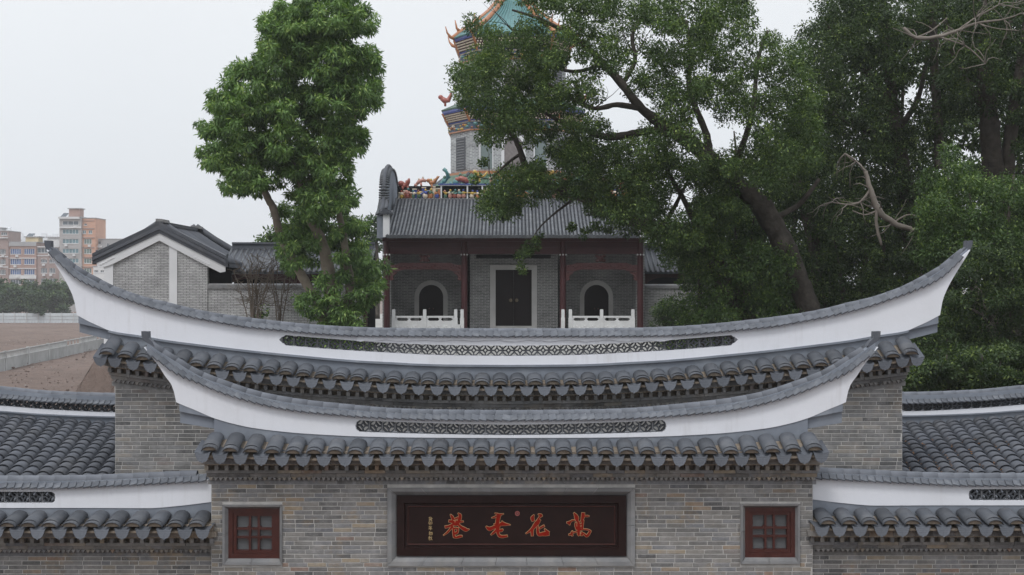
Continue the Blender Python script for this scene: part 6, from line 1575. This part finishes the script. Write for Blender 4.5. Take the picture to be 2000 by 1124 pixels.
tree('banyan_tree', 'large banyan whose thick leaning trunk reaches across towards the pagoda', D7,
     [[(1605,700,26),(1590,640,23),(1575,590,21),(1556,540,21),(1535,490,22),(1505,430,21),(1470,385,20),(1430,355,18),(1385,310,17),(1345,275,15),(1310,255,13),(1255,215,9),(1215,165,8),(1180,125,6.5),(1130,80,5),(1060,40,3.5),(1000,20,2)],
      [(1320,262,9),(1280,255,8),(1235,262,7.5),(1185,268,7),(1140,252,5.5),(1090,235,4),(1040,205,2.5)],
      [(1250,212,6),(1205,205,5.5),(1160,212,4.5),(1110,190,3.5),(1050,150,2)],
      [(1385,310,9),(1380,265,7),(1362,220,6),(1345,170,5),(1350,110,4),(1340,40,3)],
      [(1215,165,5),(1240,120,4.5),(1235,70,4),(1260,20,3)],[(1430,355,8),(1445,300,6.5),(1470,220,5),(1480,120,4),(1500,60,2.5)],
      [(1180,125,4),(1120,140,3.5),(1050,120,2.5),(980,100,1.5)],[(1505,430,7),(1560,400,5),(1600,350,3.5)]],
     [(C1, R1, 190, {}), (C1b, R1b, 190, {})], LF_B, .090, 41, aspect=.5, twig=([(1345,190),(1240,110),(1130,85),(1060,45),(1160,212),(1000,60),(1350,100),(1480,130)], 5, 1.5, .018))
crown2 = [(925,235),(1010,235),(1130,255),(1250,285),(1330,310),(1420,345),(1440,420),(1330,500),(1270,470),(1200,440),(1130,395),(1060,385),(1020,400),(985,430),(945,420),(940,390),(975,360),(985,320),(935,300)]
GAPS2 = PGAP+[(1320,395,14),(1345,378,12),(1050,225,8),(1200,372,8),(1075,330,9),(1108,260,7),(1000,290,8),(1030,300,8)]
C2, R2 = clumps_in(crown2, 460, 42, 49, 14, 27, rs, GAPS2)
hang = [(1028,478,11),(1020,500,14),(1040,490,10),(1018,525,10),(1050,470,8),(960,400,18),(950,380,14),(985,415,14),(1000,395,14),(1165,440,12),(1150,455,9),(1120,440,10),(1190,450,10),(1240,455,15),(1280,465,18),(940,325,12),(925,350,9)]
C2b = np.array([tuple(P(x, y, 44+rs.uniform(-.6, .6))) for x, y, r in hang for _ in range(3)])+rs.normal(size=(len(hang)*3, 3))*.10; R2b = np.array([r/F*44*.75 for x, y, r in hang for _ in range(3)])
tree('banyan_tree', 'dark banyan whose low limb hangs leaves over the hall roof', 46.0,
     [[(1475,720,24),(1462,660,21),(1445,600,20),(1420,545,19),(1385,505,18),(1340,470,18),(1290,450,17),(1240,430,15),(1185,405,13),(1130,382,11),(1085,368,9),(1050,352,7.5),(1028,330,6.5),(1018,300,6),(1005,270,5),(980,245,4),(945,225,2)],
      [(1240,430,8),(1200,390,6),(1150,340,4.5),(1100,300,3)],[(1385,505,9),(1360,440,7),(1330,380,5),(1300,330,3)],[(1018,300,3.5),(990,320,2.5),(960,350,1.6)],[(1130,382,3),(1080,420,2),(1050,450,1.4),(1035,480,1)],[(1290,450,5),(1320,400,4),(1345,350,2.5)]],
     [(C2, R2, 200, {}), (C2b, R2b, 75, {})], LF_B, .090, 43, aspect=.5, twig=([(980,245),(1100,300),(1150,340),(960,350),(1330,380)], 5, 1.2, .016))
crown3 = [(1560,80),(1640,-40),(1790,-40),(1830,100),(1850,260),(1800,330),(1790,420),(1640,430),(1560,400),(1500,330),(1560,220)]
C3, R3 = clumps_in(crown3, 480, 47, 55, 16, 32, rs, [(1780,182,14),(1775,225,10),(1545,20,30)])
tree('banyan_tree', 'straight grey banyan trunk rising through dense leaves in the middle of the forest', 51.0,
     [[(1790,660,20),(1785,560,18),(1780,450,17),(1768,370,17),(1758,310,16),(1748,260,14),(1742,200,12),(1735,120,10),(1725,40,8),(1715,-40,5)],
      [(1758,310,8),(1700,260,7),(1640,230,5),(1580,200,3)],[(1742,200,7),(1690,140,5),(1640,80,4),(1610,40,2)],[(1748,260,7),(1790,200,5),(1810,120,4),(1830,30,3)],[(1600,560,14),(1590,480,13),(1575,420,12),(1560,370,10),(1545,320,8)]],
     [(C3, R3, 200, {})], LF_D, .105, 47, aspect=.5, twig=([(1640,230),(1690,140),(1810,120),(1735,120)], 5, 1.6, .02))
crown4 = [(1790,-40),(2120,-40),(2120,330),(1990,300),(1960,230),(1900,220),(1850,260),(1820,120)]
C4, R4 = clumps_in(crown4, 420, 44, 54, 16, 32, rs, [(1800,170,10),(1905,90,5)])
tree('banyan_tree', 'twin-trunked banyan with stout grey trunks standing behind the bright bush', 48.0,
     [[(1950,720,26),(1945,560,24),(1942,430,23),(1940,340,22),(1936,280,20),(1930,220,19),(1925,150,16),(1920,60,13),(1915,-40,9)],[(1985,700,18),(1975,500,16),(1970,400,15),(1968,330,14),(1975,260,13),(1985,180,11),(2000,80,9),(2015,-20,6)],
      [(1930,220,9),(1880,150,7),(1850,60,5),(1840,-20,3)],[(1970,400,8),(2010,330,7),(2060,280,5)],[(2010,800,14),(2006,700,12),(2003,600,10),(2000,500,8)],[(1925,790,10),(1928,700,9),(1935,600,8)],[(1925,150,8),(1960,80,6),(1990,0,4)],[(1835,330,9),(1832,240,9),(1826,150,8),(1822,40,7),(1820,-40,5)]],
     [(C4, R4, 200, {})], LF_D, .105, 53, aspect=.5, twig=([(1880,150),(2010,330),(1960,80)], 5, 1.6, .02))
# dead boughs caught in the forest
rr = random.Random(5)
for lab, d_, main in (('bare pale dead bough lying slanted below the straight banyan trunk', 43.5, [[(1690,335,4),(1700,370,5),(1716,410,6.5),(1745,435,6),(1790,450,4.5),(1838,462,3)],[(1690,335,3),(1672,315,2),(1650,300,1.2)],[(1700,370,2.5),(1680,395,2),(1655,400,1.5),(1625,395,1)],[(1716,410,2.5),(1690,420,1.5),(1665,412,1)],[(1745,435,2),(1775,420,1.5),(1810,430,1)],[(1712,400,3.5),(1712,440,3.5),(1722,480,2.5)]]),
                   ('bare grey dead bough arching high across the twin-trunked banyan', 43.0, [[(1765,55,3),(1790,74,4),(1830,72,3.6),(1870,60,3),(1910,45,2.4),(1960,38,1.6),(1998,25,1)],[(1870,60,2),(1905,35,1.5),(1950,10,1)],[(1830,72,2),(1885,90,1.5),(1925,125,1)],[(1910,45,1.5),(1940,55,1),(1990,60,.7)],[(1790,74,2),(1820,60,1.4),(1850,35,1)]]),
                   ('thin bent bare branch hanging in front of the forest beside the rear gate horn', 39.0, [[(1912,500,1.6),(1906,560,1.8),(1908,590,2),(1920,617,2),(1918,645,1.8),(1905,675,1.5),(1885,690,1.2),(1862,700,.8)],[(1920,617,1.3),(1935,632,1),(1945,640,.7)],[(1905,675,1),(1902,700,.6)]])):
    T_ = thing('dead_branch', lab, 'branch', tuple(P(main[0][0][0], main[0][0][1], d_))); mb = MB()
    for l in main: limb(mb, l, d_, rr, .2, 7)
    for l in main[:3]:
        for p in l[1:]:
            for _ in range(4):
                a = P(p[0], p[1], d_); v = Vector((rr.uniform(-1, 1), rr.uniform(-.5, .5), rr.uniform(-.8, .8))).normalized(); pts = [(a, .018)]
                for q in range(4): v = (v+Vector((rr.uniform(-.5, .5), rr.uniform(-.5, .5), rr.uniform(-.5, .4)))).normalized(); a = a+v*.22; pts.append((a, .016-.003*q))
                mb.tube(pts, 4)
    mb.build('bough', TWIG, T_, smooth=True)
# understorey
def bush(label, poly, n, d0, d1, leaf, size, seed, per=170, r=(15, 30), stems=4, group=None, gaps=(), name='understorey_tree', cat='tree'):
    rs = np.random.RandomState(seed); rr = random.Random(seed); C, RD = clumps_in(poly, n, d0, d1, r[0], r[1], rs, gaps)
    xs = [p[0] for p in poly]; ys = [p[1] for p in poly]; cx = sum(xs)/len(xs); top = min(ys); bot = max(ys); d_ = (d0+d1)/2; w = (max(xs)-min(xs)); gy = HZ+(CZ-TZ)/d_*F
    gy = max(gy, bot+10)
    L = []
    for i in range(stems):
        a = cx+w*.10*(i-(stems-1)/2); b_ = cx+w*.55*((i+.5)/stems-.5); L.append([(a, gy, 6), ((a*2+b_)/3+rr.uniform(-8, 8), gy+(top-gy)*.33, 5), ((a+2*b_)/3+rr.uniform(-12, 12), gy+(top-gy)*.62, 3.5), (b_, gy+(top-gy)*.88, 1.5)])
    return tree(name, label, d_, L, [(C, RD, per, {})], leaf, size, seed, aspect=.5, group=group, ground=TZ-.02 if cx > 1300 else TZ, cat=cat)
bush('leafy green understorey tree beside the courtyard wall under the leaning trunk', [(1290,500),(1330,450),(1400,380),(1480,420),(1530,480),(1555,560),(1570,640),(1420,640),(1340,650),(1310,600),(1340,560)], 260, 43, 49, LF_S, .095, 61, per=200)
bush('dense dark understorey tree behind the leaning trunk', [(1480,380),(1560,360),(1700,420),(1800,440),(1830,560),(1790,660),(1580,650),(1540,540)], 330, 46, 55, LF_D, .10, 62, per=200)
bush('low bright bush growing at the foot of the twin-trunked banyan', [(1790,440),(1810,350),(1850,290),(1890,310),(1920,350),(2000,350),(2100,370),(2100,520),(1900,520),(1800,500)], 300, 39, 45, LF_S, .09, 63, per=210, name='bright_bush', cat='bush')
bush('dark leafy tree mass hanging beside the right horn of the rear gate', [(1830,480),(2100,480),(2100,700),(2000,700),(1960,690),(1880,745),(1800,760),(1775,700),(1800,640),(1850,600)], 360, 36, 43, LF_D, .085, 64, per=210)
bush('round clipped shrub standing by the porch column', [(1278,640),(1285,605),(1305,592),(1328,600),(1340,640)], 16, 61, 63, LF_D, .13, 65, per=190, stems=2, name='round_shrub', cat='shrub')
bush('small green sapling sprouting against the courtyard wall', [(502,625),(512,605),(520,600),(515,622)], 5, 56, 56.6, LF_L, .14, 66, per=35, r=(5, 9), stems=1, name='sapling', cat='sapling')
bush('low dark hedge bush behind the pierced ridge on the field side', [(540,700),(560,650),(640,655),(735,665),(735,720),(600,715)], 40, 50, 53, LF_S, .15, 67, per=110, stems=2, name='hedge_bush', cat='bush')
bush('low dark hedge bush behind the pierced ridge on the banyan side', [(1285,715),(1290,665),(1400,655),(1450,650),(1450,700),(1360,715)], 36, 50, 53, LF_S, .15, 68, per=110, stems=2, name='hedge_bush', cat='bush')
bush('low dark thicket behind the shed ridge on the forest side', [(1770,770),(1790,700),(1850,690),(1950,680),(2080,690),(2080,775),(1900,780)], 190, 33.5, 37, LF_D, .085, 75, per=190, r=(13, 26), stems=5, name='dark_thicket', cat='thicket')
# trees deep in the forest close the view
for j, (poly, n, lab) in enumerate((([(1330,330),(1480,260),(1640,200),(1660,640),(1360,640)], 150, 'deep forest tree standing behind the leaning banyan'), ([(1600,60),(1700,-40),(1840,-40),(1860,640),(1620,640)], 190, 'deep forest tree standing behind the straight banyan trunk'), ([(1830,-40),(2140,-40),(2140,740),(1850,740)], 230, 'deep forest tree standing behind the twin-trunked banyan'))):
    bush(lab, poly, n, 58, 68, LF_D, .22, 71+j, per=170, r=(22, 42), stems=3, gaps=[(1780,182,12),(1345,378,14),(1320,392,14),(1410,275,18)], name='forest_tree')
# bare shrubs against the courtyard wall
rr = random.Random(9)
for lab, px0, n in (('tangled leafless shrub at the corner of the gabled house', 497, 15), ('thin leafless shrub against the courtyard wall next to the tangled one', 545, 7)):
    d_ = 56.0; T_ = thing('bare_shrub', lab, 'shrub', (X(px0, d_), Y(d_), TZ)); mb = MB(); gy = HZ+(CZ-TZ)/d_*F
    for i in range(n):
        tx = px0+rr.uniform(-42, 38); ty = rr.uniform(492, 545); mx = px0+(tx-px0)*.3+rr.uniform(-6, 6)
        limb(mb, [(px0+rr.uniform(-4, 4), gy, 1.5), (mx, gy+(ty-gy)*.45, 1.1), ((mx+tx)/2+rr.uniform(-8, 8), gy+(ty-gy)*.75, .8), (tx, ty, .4)], d_+rr.uniform(-.4, .4), rr, .5, 5)
        for _ in range(9):
            t = rr.uniform(.45, 1); a = P(px0+(tx-px0)*t**1.3+rr.uniform(-4, 4), gy+(ty-gy)*t, d_); v = Vector((rr.uniform(-1, 1), rr.uniform(-.6, .6), rr.uniform(-.2, 1))).normalized(); pts = [(a, .012)]
            for q in range(4): v = (v+Vector((rr.uniform(-.4, .4), rr.uniform(-.4, .4), rr.uniform(-.3, .4)))).normalized(); a = a+v*.20; pts.append((a, .011-.002*q))
            mb.tube(pts, 4)
    mb.build('stems', M('bare_twig', (.13,.105,.085), .95, .2, 3) if px0 == 497 else bpy.data.materials['bare_twig'], T_)
# small trees behind the covered walk
for lab, lob, d_, sd_ in (('small tree showing above the covered walk beside the multi-stemmed tree', [(515,470,16),(530,462,14),(545,470,18),(570,455,26),(595,440,22)], 74, 81), ('pale green tree far behind the covered walk next to the hall gable', [(722,455,16),(735,440,14),(742,462,16),(728,475,14)], 110, 82)):
    rs = np.random.RandomState(sd_); C, RD = spots(lob, d_, 1.5, rs, .75, 14); gy = HZ+(CZ-TZ)/d_*F
    tree('courtyard_tree', lab, d_, [[(lob[0][0]+15, gy, 5), (lob[0][0]+16, 540, 4), (lob[0][0]+14, 490, 3), (lob[0][0]+12, 465, 1.5)]], [(C, RD, 110, {})], LF_F if sd_ == 82 else LF_S, .20 if sd_ == 81 else .3, sd_, aspect=.5)
# roadside trees at the far edge of the field
rr = random.Random(17)
for i, (px, top, w, lab) in enumerate(((8,549,40,'tall street tree in front of the leftmost brown apartment block'),(-12,585,34,'low dark street tree overhanging the end of the site hoarding'),(50,552,44,'street tree in front of the blue-windowed apartment block'),
        (88,549,46,'street tree in front of the block with arched windows'),(126,553,46,'street tree at the foot of the grey tower block, cut off by the white ridge'),(30,560,34,'shorter street tree directly behind the street lamp'),(108,566,34,'low street tree between the arched-window block and the grey tower'),(70,568,30,'low street tree behind the joint of two pale hoarding panels'))):
    d_ = 338+rr.uniform(-6, 10)+(0 if i not in (1, 5, 6, 7) else -10); rs = np.random.RandomState(90+i)
    h = 618-top; lob = [(px+rs.uniform(-.45, .45)*w, top+h*q+rs.uniform(-3, 3), w*rs.uniform(.22, .36)) for q in (.16, .22, .30, .38, .48, .58, .66, .74)]
    C = []; RD = []
    for x, y, r in lob:
        for _ in range(14):
            a = rs.uniform(0, 6.28); q = r*math.sqrt(rs.rand()); dd = d_+rs.uniform(-2.5, 2.5); C.append(tuple(P(x+q*math.cos(a), y+q*math.sin(a), dd))); RD.append(rs.uniform(4, 7.5)/F*dd)
    gy = HZ+CZ/d_*F
    tree('roadside_tree', lab, d_, [[(px, gy, 2.2), (px+1, gy-15, 2), (px+2, top+25, 1.4), (px, top+8, .6)], [(px+1, gy-15, 1.3), (px+w*.25, top+20, .8)], [(px+1, gy-18, 1.3), (px-w*.25, top+22, .8)]],
         [(np.array(C), np.array(RD), 42, {})], LF_F, .62, 90+i, aspect=.6, ground=0.0, group='street trees behind the hoarding')
# ================================================================ haze
hm = bpy.data.materials.new('thin_haze'); hm.use_nodes = True; nt = hm.node_tree; nt.nodes.clear()
out = n_(nt, 'ShaderNodeOutputMaterial'); pv = n_(nt, 'ShaderNodeVolumePrincipled'); pv.inputs['Color'].default_value = (.97, .985, 1.0, 1); pv.inputs['Density'].default_value = 0.00032; pv.inputs['Anisotropy'].default_value = 0.0
nt.links.new(pv.outputs[0], out.inputs['Volume'])
mb = MB(); mb.box(-1000, 1000, -120, 2450, -1, 104); o = mb.build('haze', hm); o['kind'] = 'stuff'; tag(o, 'thin pale haze over the whole place', 'haze')
